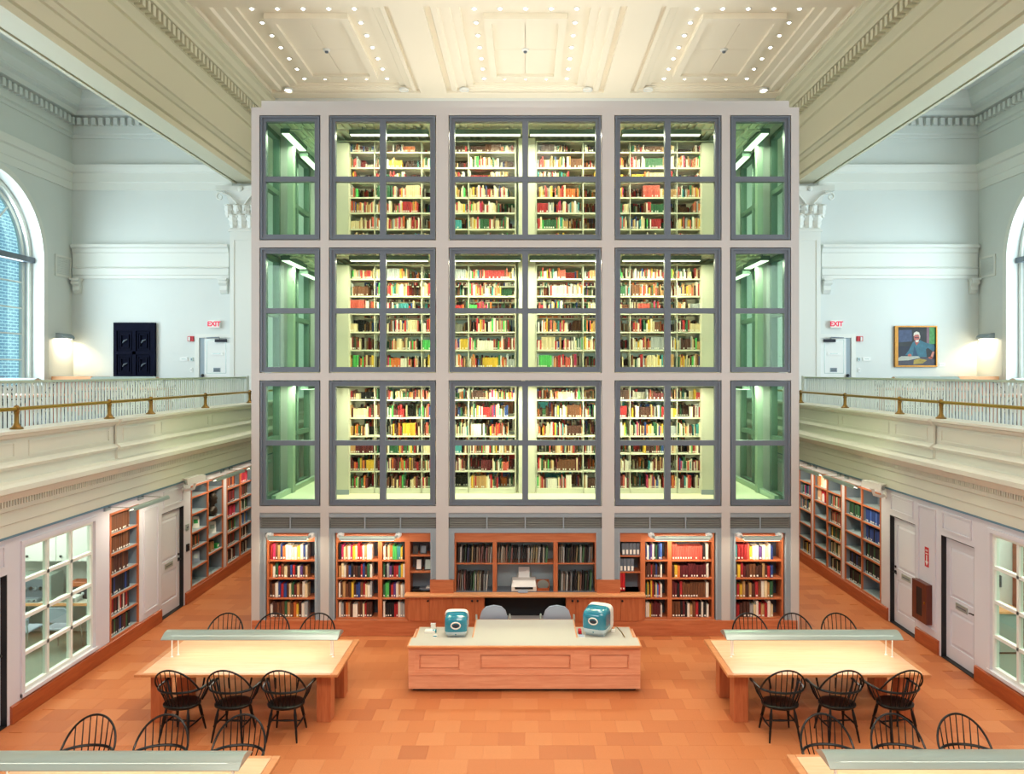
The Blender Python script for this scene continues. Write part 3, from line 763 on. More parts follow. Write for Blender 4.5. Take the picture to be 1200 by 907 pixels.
for k in range(3):
    z = FZ[k + 1] - .16 - (.13 if k else .09)
    for j, (x0, x1) in enumerate(((-3.4, -1.9), (-1.55, -.1), (.1, 1.55), (1.9, 3.4))):
        strip(x0, x1, Y0 + .62, Y0 + .72, z, 'long ceiling light before the books, %s storey of the tower, %s bay' % (LV[k], ('carved-panel side', 'inner carved-panel', 'inner portrait', 'portrait side')[j]), (52, 50, 48)[k])
    for s in (-1, 1):
        for j, (ya, zz) in enumerate(((.5, z - .02), (1.75, z - .12), (3.3, z - .05))):
            x = s * 4.62
            strip(x - .07, x + .07, Y0 + ya, Y0 + ya + 1.15, zz, 'hanging corridor light, %s storey of the tower, %s, %s from the glass' % (LV[k], SIDE[s], ('first', 'second', 'third')[j]), (25, 23, 22)[k])
    area_light('stack_aisle_light', (0, Y0 + 2.25, FZ[k + 1] - .22), (0, 0, 0), 6.4, .1, 40, FLUO)
    for s in (-1, 1):
        p = thing('ceiling_pipe', 'thin sprinkler pipe under the ceiling, %s storey of the tower, %s' % (LV[k], SIDE[s]), 'pipe', (s * 4.2, Y0 + .5, FZ[k + 1] - .3))
        zc = FZ[k + 1] - .24
        build('main_pipe', MB().tube([(s * 4.25, Y0 + .32, zc), (s * 4.25, Y0 + 4, zc)], .025), M['interior'], p, smooth=True)
        build('branch_pipe', MB().tube([(s * 3.4, Y0 + .5, zc), (s * 4.7, Y0 + .5, zc)], .02), M['interior'], p, smooth=True)
        build('branch_pipe', MB().tube([(s * 4.25, Y0 + .9, zc - .01), (s * 4.4, Y0 + 1.0, zc - .03), (s * 4.4, Y0 + 1.6, zc - .03)], .018), M['interior'], p, smooth=True)

# ------------------------------------------------------------------ book stacks inside the tower
PAL = {'r': '#A8262B', 'd': '#4A2A20', 'k': '#1A1A1E', 'b': '#24407E', 'B': '#4F74C4', 'g': '#2C5E3C', 'G': '#4DB45A', 'w': '#E8E3D4', 'c': '#DFCFA4', 't': '#B38B5B',
       'o': '#C86A30', 'm': '#BE2E62', 'n': '#6B4128', 'M': '#5E1C22', 'y': '#D6B036', 'p': '#5D3E80', 'q': '#3D8E92', 's': '#A3A8A8', 'R': '#C4574A'}
CNAME = {'r': 'red', 'd': 'dark brown', 'k': 'black', 'b': 'dark blue', 'B': 'blue', 'g': 'dark green', 'G': 'bright green', 'w': 'white', 'c': 'cream', 't': 'tan', 'o': 'orange', 'm': 'magenta',
         'n': 'brown', 'M': 'maroon', 'y': 'yellow', 'p': 'purple', 'q': 'teal', 's': 'grey', 'R': 'salmon red'}
rnd = random.Random(7)
stock = MB()                                 # every book beyond the three hundred that show largest
def put_book(mb, x0, x1, yf, yb, z, h, col, label=True, fn=None):
    st = len(mb.v); mb.col = col
    t = x1 - x0
    mb.prism([(x0, yf + t * .18), (x0 + t * .22, yf), (x1 - t * .22, yf), (x1, yf + t * .18), (x1, yb), (x0, yb)], 'z', z, z + h)
    if label:
        mb.col = (.8, .78, .7, 1); mb.box(x0 + t * .2, x1 - t * .2, yf - .002, yf + .004, z + .012, z + .042)
    if fn: mb.map(fn, st)
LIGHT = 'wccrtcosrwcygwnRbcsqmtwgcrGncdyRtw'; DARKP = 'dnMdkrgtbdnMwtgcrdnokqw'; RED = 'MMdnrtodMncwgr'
def fill(mb, x0, x1, yf, z, hmax, pal, fn=None, gap=.06, depth=.2):
    x = x0 + rnd.uniform(0, .02); run = 0; c = 'w'; hh = .2; tt = .03
    end = x1 - rnd.choice([0, 0, 0, .05, .12]) 
    while x < end - .015:
        if run <= 0:
            if rnd.random() < .05: run = rnd.randint(4, 10); tt = rnd.uniform(.025, .045)
            else: run = 1; tt = rnd.uniform(.014, .042)
            c = rnd.choice(pal); hh = hmax * rnd.uniform(.55, .93)
        if rnd.random() < gap and run == 1: x += rnd.uniform(.01, .05)
        t = min(tt, end - x)
        base = lin(PAL[c]); j = rnd.uniform(.8, 1.15)
        put_book(mb, x, x + t - .0015, yf + rnd.uniform(0, .015), yf + depth, z, hh + rnd.uniform(-.004, .004), (base[0] * j, base[1] * j, base[2] * j, 1), rnd.random() < .55, fn)
        x += t; run -= 1
SHZ = [[2.558, 2.911, 3.264, 3.617, 3.987, 4.349], [4.995, 5.353, 5.715, 6.088, 6.438, 6.786], [7.45, 7.793, 8.12, 8.43, 8.74, 9.03, 9.343]]
YS = 15.5
BAYW = .9475
proto = {}
for k in range(3):
    zs = SHZ[k]; top = FZ[k + 1] - (.3 if k < 2 else .25)
    for s, X0 in ((-1, -3.99), (1, .225)):
        for row in (0, 1):
            yf = YS + row * 1.35
            if True:
                st = thing('stack_shelving', 'x', 'shelving', (X0, yf, FZ[k]))
                st['label'] = 'cream steel shelving packed with books, %s storey of the tower, %s%s' % (LV[k], SIDE[s], '' if row == 0 else ', one aisle behind')
                up = sh = bs = None
                for i in range(5):
                    if up is None:
                        m = MB(); m.box(-.009, .009, 0.015, .04, 0, top - FZ[k]); m.box(-.008, .008, .22, .25, 0, top - FZ[k]); m.box(-.009, .009, .46, .485, 0, top - FZ[k]); up = build('upright', m, M['interior'], st, local=True)
                    else: inst(up, st, (i * BAYW, 0, 0))
                for i in range(4):
                    for z in zs:
                        if sh is None:
                            m = MB().box(.015, BAYW - .015, -.005, .24, -.022, 0); m.box(.015, BAYW - .015, .26, .5, -.022, 0); m.box(.015, BAYW - .015, -.005, .005, -.03, -.022); sh = build('shelf', m, M['stack_steel'], st, local=True); sh.location = (i * BAYW, 0, z - FZ[k])
                        else: inst(sh, st, (i * BAYW, 0, z - FZ[k]))
                    if bs is None:
                        bs = build('base', MB().box(.015, BAYW - .015, 0, .5, 0, zs[0] - FZ[k] - .022), M['stack_steel'], st, local=True)
                    else: inst(bs, st, (i * BAYW, 0, 0))
                build('canopy', MB().box(0, 4 * BAYW, 0, .5, top - FZ[k], top - FZ[k] + .02), M['stack_steel'], st, local=True)
            for i in range(4):
                x0, x1 = X0 + i * BAYW + .016, X0 + (i + 1) * BAYW - .016
                for j, z in enumerate(zs):
                    zt = zs[j + 1] - .03 if j + 1 < len(zs) else top - .01
                    hm = min(.29, zt - z - .02)
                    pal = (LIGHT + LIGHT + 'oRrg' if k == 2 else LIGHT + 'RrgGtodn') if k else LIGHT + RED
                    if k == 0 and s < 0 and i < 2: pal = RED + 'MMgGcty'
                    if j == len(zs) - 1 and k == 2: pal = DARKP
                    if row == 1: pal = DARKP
                    # a stretch of the shelf left empty in front now and then
                    if row == 0 and rnd.random() < .6:
                        w_ = rnd.uniform(.2, .36)
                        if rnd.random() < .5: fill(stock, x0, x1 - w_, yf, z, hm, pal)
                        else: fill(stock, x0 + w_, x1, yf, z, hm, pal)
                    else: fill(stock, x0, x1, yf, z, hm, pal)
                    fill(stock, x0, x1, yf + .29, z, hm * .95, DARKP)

# ------------------------------------------------------------------ built-in bookcases in the base of the tower
YC = Y0 + .05                                # front of the cases
def zq(py): return PZ(py, Y0)
ORD = ['first', 'second', 'third', 'fourth', 'fifth', 'sixth', 'seventh', 'eighth', 'ninth', 'tenth', 'eleventh', 'twelfth', 'thirteenth', 'fourteenth', 'fifteenth', 'sixteenth', 'seventeenth', 'eighteenth', 'nineteenth', 'twentieth']
SHN = ['top', 'second', 'third', 'bottom']
nbooks = 0
def book_obj(code, x0, x1, yf, yb, z, h, label, group, labelled=True):
    global nbooks
    t = x1 - x0; m = MB()
    m.prism([(x0, yf + t * .18), (x0 + t * .22, yf), (x1 - t * .22, yf), (x1, yf + t * .18), (x1, yb), (x0, yb)], 'z', z, z + h)
    if labelled and rnd.random() < .7: m.mi = 1; m.box(x0 + t * .22, x1 - t * .22, yf - .003, yf + .004, z + .016, z + .046)
    st = MB(); cx, cy = (x0 + x1) / 2, (yf + yb) / 2
    m.v = [(a - cx, b - cy, c - z) for a, b, c in m.v]
    o = build('book', m, [M['book'], M['spine_label']]); o.location = (cx, cy, z)
    base = lin(PAL[code]); j = rnd.uniform(.85, 1.12)
    o.color = (base[0] * j, base[1] * j, base[2] * j, 1)
    tag(o, label, 'book', group); nbooks += 1
    return o
def shelf_row(codes, x0, x1, z, zt, casename, shn, desc_case):
    """a row of single books from x0 to x1 on the shelf at z"""
    ts = []; prev = None
    for i, c in enumerate(codes):
        ts.append(rnd.uniform(.8, 1.25) if c != prev or len(ts) == 0 else ts[-1]); prev = c
    tot = sum(ts); w = x1 - x0; x = x0; hh = .24; prev = None
    for i, c in enumerate(codes):
        t = ts[i] / tot * w
        if c != prev: hh = (zt - z) * rnd.uniform(.66, .88)
        elif rnd.random() < .3: hh = (zt - z) * rnd.uniform(.68, .86)
        prev = c
        book_obj(c, x + .001, x + t - .002, YC + .03 + rnd.uniform(0, .012), YC + .24, z, hh,
                 '%s book, %s along the %s shelf of the %s' % (CNAME[c], ORD[i], SHN[shn], desc_case), 'books in the ' + desc_case)
        x += t

def bookcase(px0, px1, bays, shelves, header, label, desc, z0=.282):
    """wooden case let into the tower: bays = list of (px0, px1) openings, shelves = list of shelf heights"""
    X0, X1 = q(px0), q(px1); zt = zq(624)
    t = thing('bookcase', label, 'bookcase', ((X0 + X1) / 2, YC, z0))
    zh = zq(header)
    build('header', MB().box(X0, X1, YC, YC + .03, zh, zt), M['cherry_x'], t)
    build('top_board', MB().box(X0, X1, YC + .03, YC + .32, zh + .0, zh + .02), M['cherry_x'], t)
    build('back_panel', MB().box(X0, X1, YC + .32, YC + .335, z0, zt), M['board_deep_shade'], t)
    xs = [X0] + [c for b in bays for c in (q(b[0]), q(b[1]))] + [X1]
    for i in range(0, len(xs), 2):
        if xs[i + 1] - xs[i] > .004: build('upright', MB().box(xs[i], xs[i + 1], YC, YC + .32, z0, zh), M['cherry'], t)
    for b in bays:
        for z in shelves:
            build('shelf', MB().box(q(b[0]), q(b[1]), YC + .006, YC + .315, z - .03, z), M['cherry_x'], t)
    return t
S4 = [zq(657), zq(678), zq(701.5), zq(724.8)]
def rows(strings, px0, px1, desc):
    for j, s_ in enumerate(strings):
        zt = zq(635.5) if j == 0 else S4[j - 1] - .03
        shelf_row(s_, q(px0) + .012, q(px1), S4[j], zt, '', j, desc)

bookcase(311.6, 371.4, [(313.8, 369.6)], S4, 635.5, 'narrow wooden bookcase in the tower base under a lit lamp, carved-panel side', 'a')
rows(['rmntbowwcwywbs', 'owgrncdbrkwpdt', 'dnwbrbdcgMtnwc', 'wddndngtnoydws'], 313.8, 359, 'narrow case, carved-panel side')
bookcase(393, 479.4, [(394.6, 442.4), (447.2, 474.0)], S4, 635.5, 'two-bay wooden bookcase in the tower base with bright colourful books', 'b')
rows(['kmctwmycrrwtww', 'tcwnbkddkrbdgw', 'wdtndydbbnrcws', 'wsdotdwwndcrdd'], 394.6, 435, 'wide bay beside the framed-photo niche')
rows(['wncoGGqqyk', 'gkspkrrqyw', 'gGGkrpwtws', 'wkkkkrrwss'], 447.2, 473.6, 'slim bay beside the framed-photo niche')
bookcase(751.6, 837.8, [(756.6, 783), (788, 835)], S4, 635.5, 'two-bay wooden bookcase in the tower base with sets of red volumes', 'c')
rows(['bwbpwkgkbB', 'dddrddbddw', 'gydyrdcBrw', 'wwynMMMMMw'], 756.6, 777, 'slim bay beside the binder niche')
rows(['RRRRRRRRRRRRkw', 'dyoMMMMMMMMMMw', 'MMkrnnnnnnnnnw', 'nnnkMkwtnrkwkw'], 788, 832, 'wide bay with the red sets')
bookcase(858.8, 919.2, [(861, 917)], S4, 635.5, 'narrow wooden bookcase in the tower base under a lit lamp, portrait side', 'd')
rows(['qrrrRywwpwcwb', 'dyrMdnnddtdrb', 'grytdtdrnwctg', 'Mrdddscwrtrwc'], 861, 908, 'narrow case, portrait side')

# small niche with framed photographs
def niche_case(px0, px1, label, shelves, ops=None):
    X0, X1 = q(px0), q(px1)
    t = thing('niche_cabinet', label, 'cabinet', ((X0 + X1) / 2, YC, zq(694)))
    zt, zh, zb = zq(624), zq(635.5), .79
    a, b = (ops or (px0 + 3, px1 - 3)); A, B = q(a), q(b)
    build('header', MB().box(X0, X1, YC, YC + .03, zh, zt), M['cherry_x'], t)
    build('side_panel', MB().box(X0, A, YC, YC + .36, zb, zh), M['cherry'], t)
    build('side_panel', MB().box(B, X1, YC, YC + .36, zb, zh), M['cherry'], t)
    build('back_panel', MB().box(X0, X1, YC + .36, YC + .37, zb, zt), M['board_shade'], t)
    build('top_board', MB().box(X0, X1, YC + .03, YC + .36, zh, zh + .02), M['cherry_x'], t)
    for z in shelves: build('shelf', MB().box(A, B, YC + .01, YC + .35, z - .022, z), M['cherry_x'], t)
    return t
niche_case(479.5, 507.7, 'small open niche with framed photographs beside the printer shelves', [zq(651.5), zq(670.8)], (480, 504.7))
niche_case(724.5, 751.5, 'small open niche holding black binders with white labels', [zq(652), zq(671)], (726, 751))
bz, bz2 = zq(652), zq(671)
for i in range(5):
    x = q(729.5) + i * .068
    t = thing('binder', 'black binder with white spine label, %s of five on the niche upper shelf' % ORD[i], 'binder', (x + .03, YC + .15, bz), 'black binders in the niche')
    build('cover', MB().box(x, x + .062, YC + .04, YC + .28, bz, bz + .225), M['frame'], t); build('spine_label', MB().box(x + .012, x + .05, YC + .036, YC + .042, bz + .02, bz + .105), M['spine_label'], t)
for i in range(4):
    x = q(727) + i * .068
    t = thing('binder', 'black binder with white spine label, %s of four on the niche lower shelf' % ORD[i], 'binder', (x + .03, YC + .15, bz2), 'black binders in the niche')
    build('cover', MB().box(x, x + .062, YC + .04, YC + .28, bz2, bz2 + .235), M['frame'], t); build('spine_label', MB().box(x + .012, x + .05, YC + .036, YC + .042, bz2 + .015, bz2 + .1), M['spine_label'], t)
for i in range(2):
    x = q(726.6) + i * .055
    t = thing('binder', 'tall dark red binder standing under the black binders, %s' % ('at the niche side' if i == 0 else 'second of the two'), 'binder', (x + .025, YC + .15, .80), 'red binders')
    build('cover', MB().box(x, x + .05, YC + .04, YC + .28, .80, bz2 - .03), M['red'], t); build('spine_label', MB().box(x + .01, x + .04, YC + .036, YC + .042, .83, .86), M['spine_label'], t)
def photo_frame(x, z, w, h, label, inner):
    t = thing('photo_frame', label, 'photo frame', (x + w / 2, YC + .1, z))
    build('frame', MB().prism([(YC + .12, z), (YC + .135, z), (YC + .195, z + h), (YC + .18, z + h)], 'x', x, x + w), M['black'], t)
    build('picture', MB().prism([(YC + .117, z + .02), (YC + .121, z + .02), (YC + .174, z + h - .02), (YC + .170, z + h - .02)], 'x', x + .02, x + w - .02), inner, t)
photo_frame(q(485.3), zq(670.8), .125, .21, 'upright pale card propped on the middle shelf of the photo niche', M['off_white'])
photo_frame(q(495.6), zq(670.8), .14, .21, 'dark framed photo propped beside the pale card in the photo niche', M['lamp_grey'])
photo_frame(q(490.5), zq(651.5), .13, .16, 'dark framed photograph on the top shelf of the photo niche', M['frame'])
photo_frame(q(482), zq(651.5), .10, .15, 'small dark greenish frame on the top shelf of the photo niche', M['bronze'])
for i, (px, w, c) in enumerate(((482, .16, M['black']), (490, .2, M['frame']), (498, .1, M['off_white']))):
    t = tag(build('booklet', MB().box(q(px), q(px) + w, YC + .05 + .02 * i, YC + .25, .801, .825 + .01 * i), c), ('black booklet lying flat on the counter under the photo niche', 'grey booklet lying flat in the middle of the photo niche', 'white booklet lying at the far end of the photo niche')[i], 'booklet')

# middle niche: folder shelves over the counter
X0, X1 = q(531.7), q(699.5)
t = thing('folder_shelves', 'wide wooden shelving unit with thin folders above the staff counter', 'shelving', ((X0 + X1) / 2, YC, .79))
zh, zt = zq(636), zq(624)
build('header', MB().box(X0, X1, YC, YC + .03, zh, zt), M['cherry_x'], t)
build('back_panel', MB().box(X0, X1, YC + .38, YC + .39, .79, zt), M['grey_board'], t)
build('bottom_board', MB().box(X0, X1, YC + .0, YC + .38, .785, .795), M['frame'], t)
build('top_board', MB().box(X0, X1, YC + .03, YC + .38, zh, zh + .02), M['white_paint'], t)
for a, b in ((531.7, 534.2), (577.2, 582), (648.8, 653.8), (697.4, 699.5)): build('divider', MB().box(q(a), q(b), YC, YC + .37, .795, zh), M['cherry'], t)
zs2 = zq(661)
GR = ((534.4, 577), (582.2, 648.6), (654, 697.2))
for a, b in GR: build('shelf', MB().box(q(a), q(b), YC + .02, YC + .37, zs2 - .022, zs2), M['cherry_x'], t)
def folders(codes, px0, px1, z, h, name):
    n = len(codes); w = (q(px1) - q(px0)) / n
    for i, c in enumerate(codes):
        x = q(px0) + i * w; lean = rnd.uniform(0, .025); t_ = w * rnd.uniform(.45, .8); hh = h * rnd.uniform(.9, 1.02)
        m = MB().loft([[(0, 0, 0), (t_, 0, 0), (t_, .26, 0), (0, .26, 0)], [(lean, 0, hh), (lean + t_, 0, hh), (lean + t_, .26, hh), (lean, .26, hh)]])
        o = build('folder', m, M['book']); o.location = (x, YC + .05 + rnd.uniform(0, .02), z)
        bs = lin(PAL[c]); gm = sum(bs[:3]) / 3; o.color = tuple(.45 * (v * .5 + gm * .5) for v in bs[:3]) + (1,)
        tag(o, 'thin %s folder, %s along the %s' % (CNAME[c], ORD[i], name), 'folder', 'folders, ' + name)
folders('dwkgbkydtoRnRtw', 535.5, 576.5, zs2, .30, 'upper shelf beside the framed-photo niche')
folders('tctogRkdsdkdwcyywkcG', 583.5, 642, zs2, .30, 'upper shelf above the printer')
folders('tcwkgkndygwGdkst', 655, 695, zs2, .30, 'upper shelf beside the binder niche')
folders('RtsRdkgGwycdsw', 535.5, 571, .796, .33, 'lower shelf beside the framed-photo niche')
folders('gwtwdskdyodgdG', 655, 694, .796, .33, 'lower shelf beside the binder niche')

# printer, card and tray on the counter
px, pz = q(614), .796
t = thing('printer', 'off-white desktop printer with paper standing in its feeder', 'printer', (px, YC + .16, pz))
m = MB().loft([[(px - .235, YC + .02, pz), (px + .235, YC + .02, pz), (px + .235, YC + .3, pz), (px - .235, YC + .3, pz)], [(px - .235, YC + .0, pz + .09), (px + .235, YC + .0, pz + .09), (px + .235, YC + .3, pz + .12), (px - .235, YC + .3, pz + .12)],
               [(px - .215, YC + .07, pz + .19), (px + .215, YC + .07, pz + .19), (px + .22, YC + .3, pz + .2), (px - .22, YC + .3, pz + .2)]])
build('body', m, M['off_white'], t, bevel=.01)
build('paper_slot', MB().box(px - .17, px + .17, YC - .004, YC + .02, pz + .045, pz + .085), M['black'], t)
build('output_tray', MB().box(px - .11, px + .07, YC - .09, YC + .01, pz + .005, pz + .02), M['blue_grey'], t)
build('paper_feeder', MB().loft([[(px - .14, YC + .27, pz + .195), (px + .14, YC + .27, pz + .195), (px + .14, YC + .28, pz + .195), (px - .14, YC + .28, pz + .195)], [(px - .14, YC + .33, pz + .27), (px + .14, YC + .33, pz + .27), (px + .14, YC + .34, pz + .27), (px - .14, YC + .34, pz + .27)]]), M['lamp_grey'], t)
build('paper', MB().loft([[(px - .105, YC + .255, pz + .2), (px + .105, YC + .255, pz + .2), (px + .105, YC + .26, pz + .2), (px - .105, YC + .26, pz + .2)], [(px - .105, YC + .33, pz + .38), (px + .105, YC + .33, pz + .38), (px + .105, YC + .335, pz + .38), (px - .105, YC + .335, pz + .38)]]), M['white_paint'], t)
px = q(636.5)
t = thing('letter_tray', 'small wooden box tray with paper beside the printer', 'tray', (px, YC + .12, .796))
build('bottom', MB().box(px - .12, px + .12, YC + .04, YC + .26, .796, .806), M['cherry_x'], t)
build('side', MB().box(px - .12, px - .11, YC + .04, YC + .26, .806, .95), M['cherry'], t); build('side', MB().box(px + .11, px + .12, YC + .04, YC + .26, .806, .95), M['cherry'], t)
build('back', MB().box(px - .12, px + .12, YC + .25, YC + .26, .806, .96), M['cherry'], t); build('front_lip', MB().box(px - .12, px + .12, YC + .04, YC + .05, .806, .85), M['cherry_dark'], t)
build('paper', MB().lathe([(.11, 0), (.11, .008)], (px, YC + .2, .9), 20).map(lambda x, y, z: (x, YC + .17 + (z - .9), .88 + (y - YC - .2) * .8)), M['lamp_grey'], t)

# staff counter with cupboards below
t = thing('staff_counter', 'long wooden staff counter with cupboard doors across the tower base', 'counter', (0, Y0, .28))
cx0, cx1 = q(475), q(755.5)
build('countertop', MB().cham(cx0, cx1, Y0 - .14, YC + .0, .745, .79, .008), M['desk_edge'], t)
def doors(pxs, knobs):
    for a, b in zip(pxs[:-1], pxs[1:]):
        d = build('cupboard_door', MB().box(q(a) + .004, q(b) - .004, Y0 - .055, Y0 - .036, .285, .74), M['cherry'], t)
        for k in knobs:
            if a < k < b: build('knob', MB().lathe([(.012, 0), (.012, .012), (.022, .02), (.018, .032), (.004, .036)], (0, 0, 0), 10).map(lambda x, y, z: (q(k) + x, Y0 - .055 - z, .66 + y)), M['black'], d, smooth=True)
doors([479, 504, 531, 556.6, 568], [503 - 1, 553.5, 559.8])
doors([663, 674, 701, 727, 752], [670.6, 676.8, 728.8])
build('carcass', MB().box(q(478), q(568), Y0 - .036, Y0 + .0, .28, .745), M['cherry'], t); build('carcass', MB().box(q(663), q(753), Y0 - .036, Y0, .28, .745), M['cherry'], t)
build('kneehole_back', MB().box(q(568), q(663), Y0 + .3, Y0 + .32, .0, .745), M['black'], t)

# picture lamps over the lit cases of the tower base
def case_lamp(px0, px1, label, power):
    xa, xb = q(px0), q(px1); z = 1.83; y = Y0 - .19
    t = thing('picture_light', label, 'lamp', ((xa + xb) / 2, y, z))
    m = MB(); pr = [(y + .06 * cos(a), z - .005 + .062 * sin(a)) for a in [radians(d) for d in range(-15, 200, 18)]] 
    pr2 = [(y + .052 * cos(a), z - .005 + .054 * sin(a)) for a in [radians(d) for d in range(-15, 200, 18)]][::-1]
    m.prism(pr + pr2, 'x', xa + .05, xb - .05); build('shade', m, M['lamp_grey'], t, smooth=True)
    build('tube', MB().cyl((xa + .07, y, z - .012), (xb - .07, y, z - .012), .016, n=8), M['tube_white'], t)
    for x in (xa + .02, xb - .02):
        build('bracket', MB().lathe([(.058, 0), (.058, .02), (.03, .035), (.03, .09), (.05, .1), (.05, .14), (.02, .15)], (0, 0, 0), 14).map(lambda a, b, c: (x + a, Y0 + .05 - c, 1.87 + b)), M['white_paint'], t, smooth=True)
        build('arm', MB().cyl((x, Y0 - .08, 1.87), (x + (.04 if x < (xa + xb) / 2 else -.04), y, z + .02), .018, n=8), M['lamp_grey'], t)
    area_light('picture_lamp', ((xa + xb) / 2, y + .0, z - .035), (radians(35), 0, 0), xb - xa - .15, .04, power, (1.0, .86, .62))
case_lamp(315, 367, 'grey tube lamp over the narrow case, carved-panel side', 7)
case_lamp(398, 468, 'grey tube lamp over the case of bright colourful books', 9)
case_lamp(762, 832, 'grey tube lamp over the case with red volume sets', 9)
case_lamp(864.5, 914, 'grey tube lamp over the narrow case, portrait side', 7)

# ------------------------------------------------------------------ circulation desk
DY0, DY1, DZ = 11.74, 12.95, .735
dxa, dxb = -1.80, 1.775
t = thing('circulation_desk', 'low wide wooden circulation desk with grey top in front of the tower', 'desk', (0, DY0, 0))
fx0, fx1 = q(0), 0
fxa, fxb = (478.5 - 615.5) * DY0 / 900, (750.5 - 615.5) * DY0 / 900
m = MB().box(fxa, fxb, DY0 + .045, DY0 + .06, .06, .70); m.box(fxa, fxa + .03, DY0 + .06, 12.6, .06, .69); m.box(fxb - .03, fxb, DY0 + .06, 12.6, .06, .69)
build('body', m, M['desk_wood'], t)
build('toe_kick', MB().box(fxa + .06, fxb - .06, DY0 + .09, DY0 + .1, 0, .06), M['black'], t)
build('plinth_board', MB().box(fxa - .0, fxb + .0, DY0 + .005, DY0 + .045, .055, .27), M['desk_wood'], t)
build('plinth_cap', MB().box(fxa - .0, fxb + .0, DY0 - .008, DY0 + .045, .27, .285), M['desk_wood'], t)
def dq(p): return (p - 615.5) * DY0 / 900
def dz(p): return PZ(p, DY0)
build('top_rail', MB().box(fxa, fxb, DY0 + .005, DY0 + .045, dz(763), .70), M['desk_wood'], t)
for a, b in ((478.5, 486), (543.5, 557.5), (673.6, 686), (742, 750.5)): build('stile', MB().box(dq(a), dq(b), DY0 + .005, DY0 + .045, .285, dz(763)), M['desk_wood'], t)
for a, b in ((486, 543.5), (557.5, 673.6), (686, 742)):
    A, B, za, zb = dq(a), dq(b), .285, dz(763); i = .06
    m = MB()
    for k in ((A, B, za, za + i), (A, B, zb - i, zb)): m.box(k[0], k[1], DY0 + .012, DY0 + .045, k[2], k[3])
    for k in ((A, A + i), (B - i, B)): m.box(k[0], k[1], DY0 + .012, DY0 + .045, za + i, zb - i)
    p = build('panel_frame', m, M['desk_wood'], t)
    i2 = .075
    m = MB().loft([[(A + i2, DY0 + .043, za + i2), (B - i2, DY0 + .043, za + i2), (B - i2, DY0 + .043, zb - i2), (A + i2, DY0 + .043, zb - i2)], [(A + i2 + .015, DY0 + .026, za + i2 + .015), (B - i2 - .015, DY0 + .026, za + i2 + .015), (B - i2 - .015, DY0 + .026, zb - i2 - .015), (A + i2 + .015, DY0 + .026, zb - i2 - .015)]], False, True)
    build('raised_field', m, M['desk_wood'], p)
mx0, mx1 = (553 - 615.5) * 12.05 / 900, (677 - 615.5) * 12.05 / 900
TOPP = [(dxa, 11.68), (dxb, 11.68), (dxb, 12.06), (mx1, 12.06), (mx1, DY1), (mx0, DY1), (mx0, 12.06), (dxa, 12.06)]
def inset(P, d):
    return [(dxa + d, 11.68 + d), (dxb - d, 11.68 + d), (dxb - d, 12.06 - d * .6), (mx1 - d, 12.06 - d * .6), (mx1 - d, DY1 - d), (mx0 + d, DY1 - d), (mx0 + d, 12.06 - d * .6), (dxa + d, 12.06 - d * .6)]
build('edge_band', MB().prism(TOPP, 'z', .70, DZ - .002), M['desk_edge'], t, bevel=.006)
build('laminate_top', MB().prism(inset(TOPP, .022), 'z', .72, DZ), M['laminate'], t)
for s in (-1, 1):
    a, b = (dxa + .05, mx0 - .002) if s < 0 else (mx1 + .002, dxb - .05)
    build('wing_edge', MB().box(a, b, 12.062, 12.68, .66, .694), M['desk_edge'], t)
    build('wing_top', MB().box(a + (.02 if s < 0 else 0), b - (.02 if s > 0 else 0), 12.062, 12.66, .68, .696), M['laminate'], t)
build('back_leg_panel', MB().box(mx0 + .05, mx0 + .08, 12.1, DY1 - .03, 0, .70), M['desk_wood'], t); build('back_leg_panel', MB().box(mx1 - .08, mx1 - .05, 12.1, DY1 - .03, 0, .70), M['desk_wood'], t)

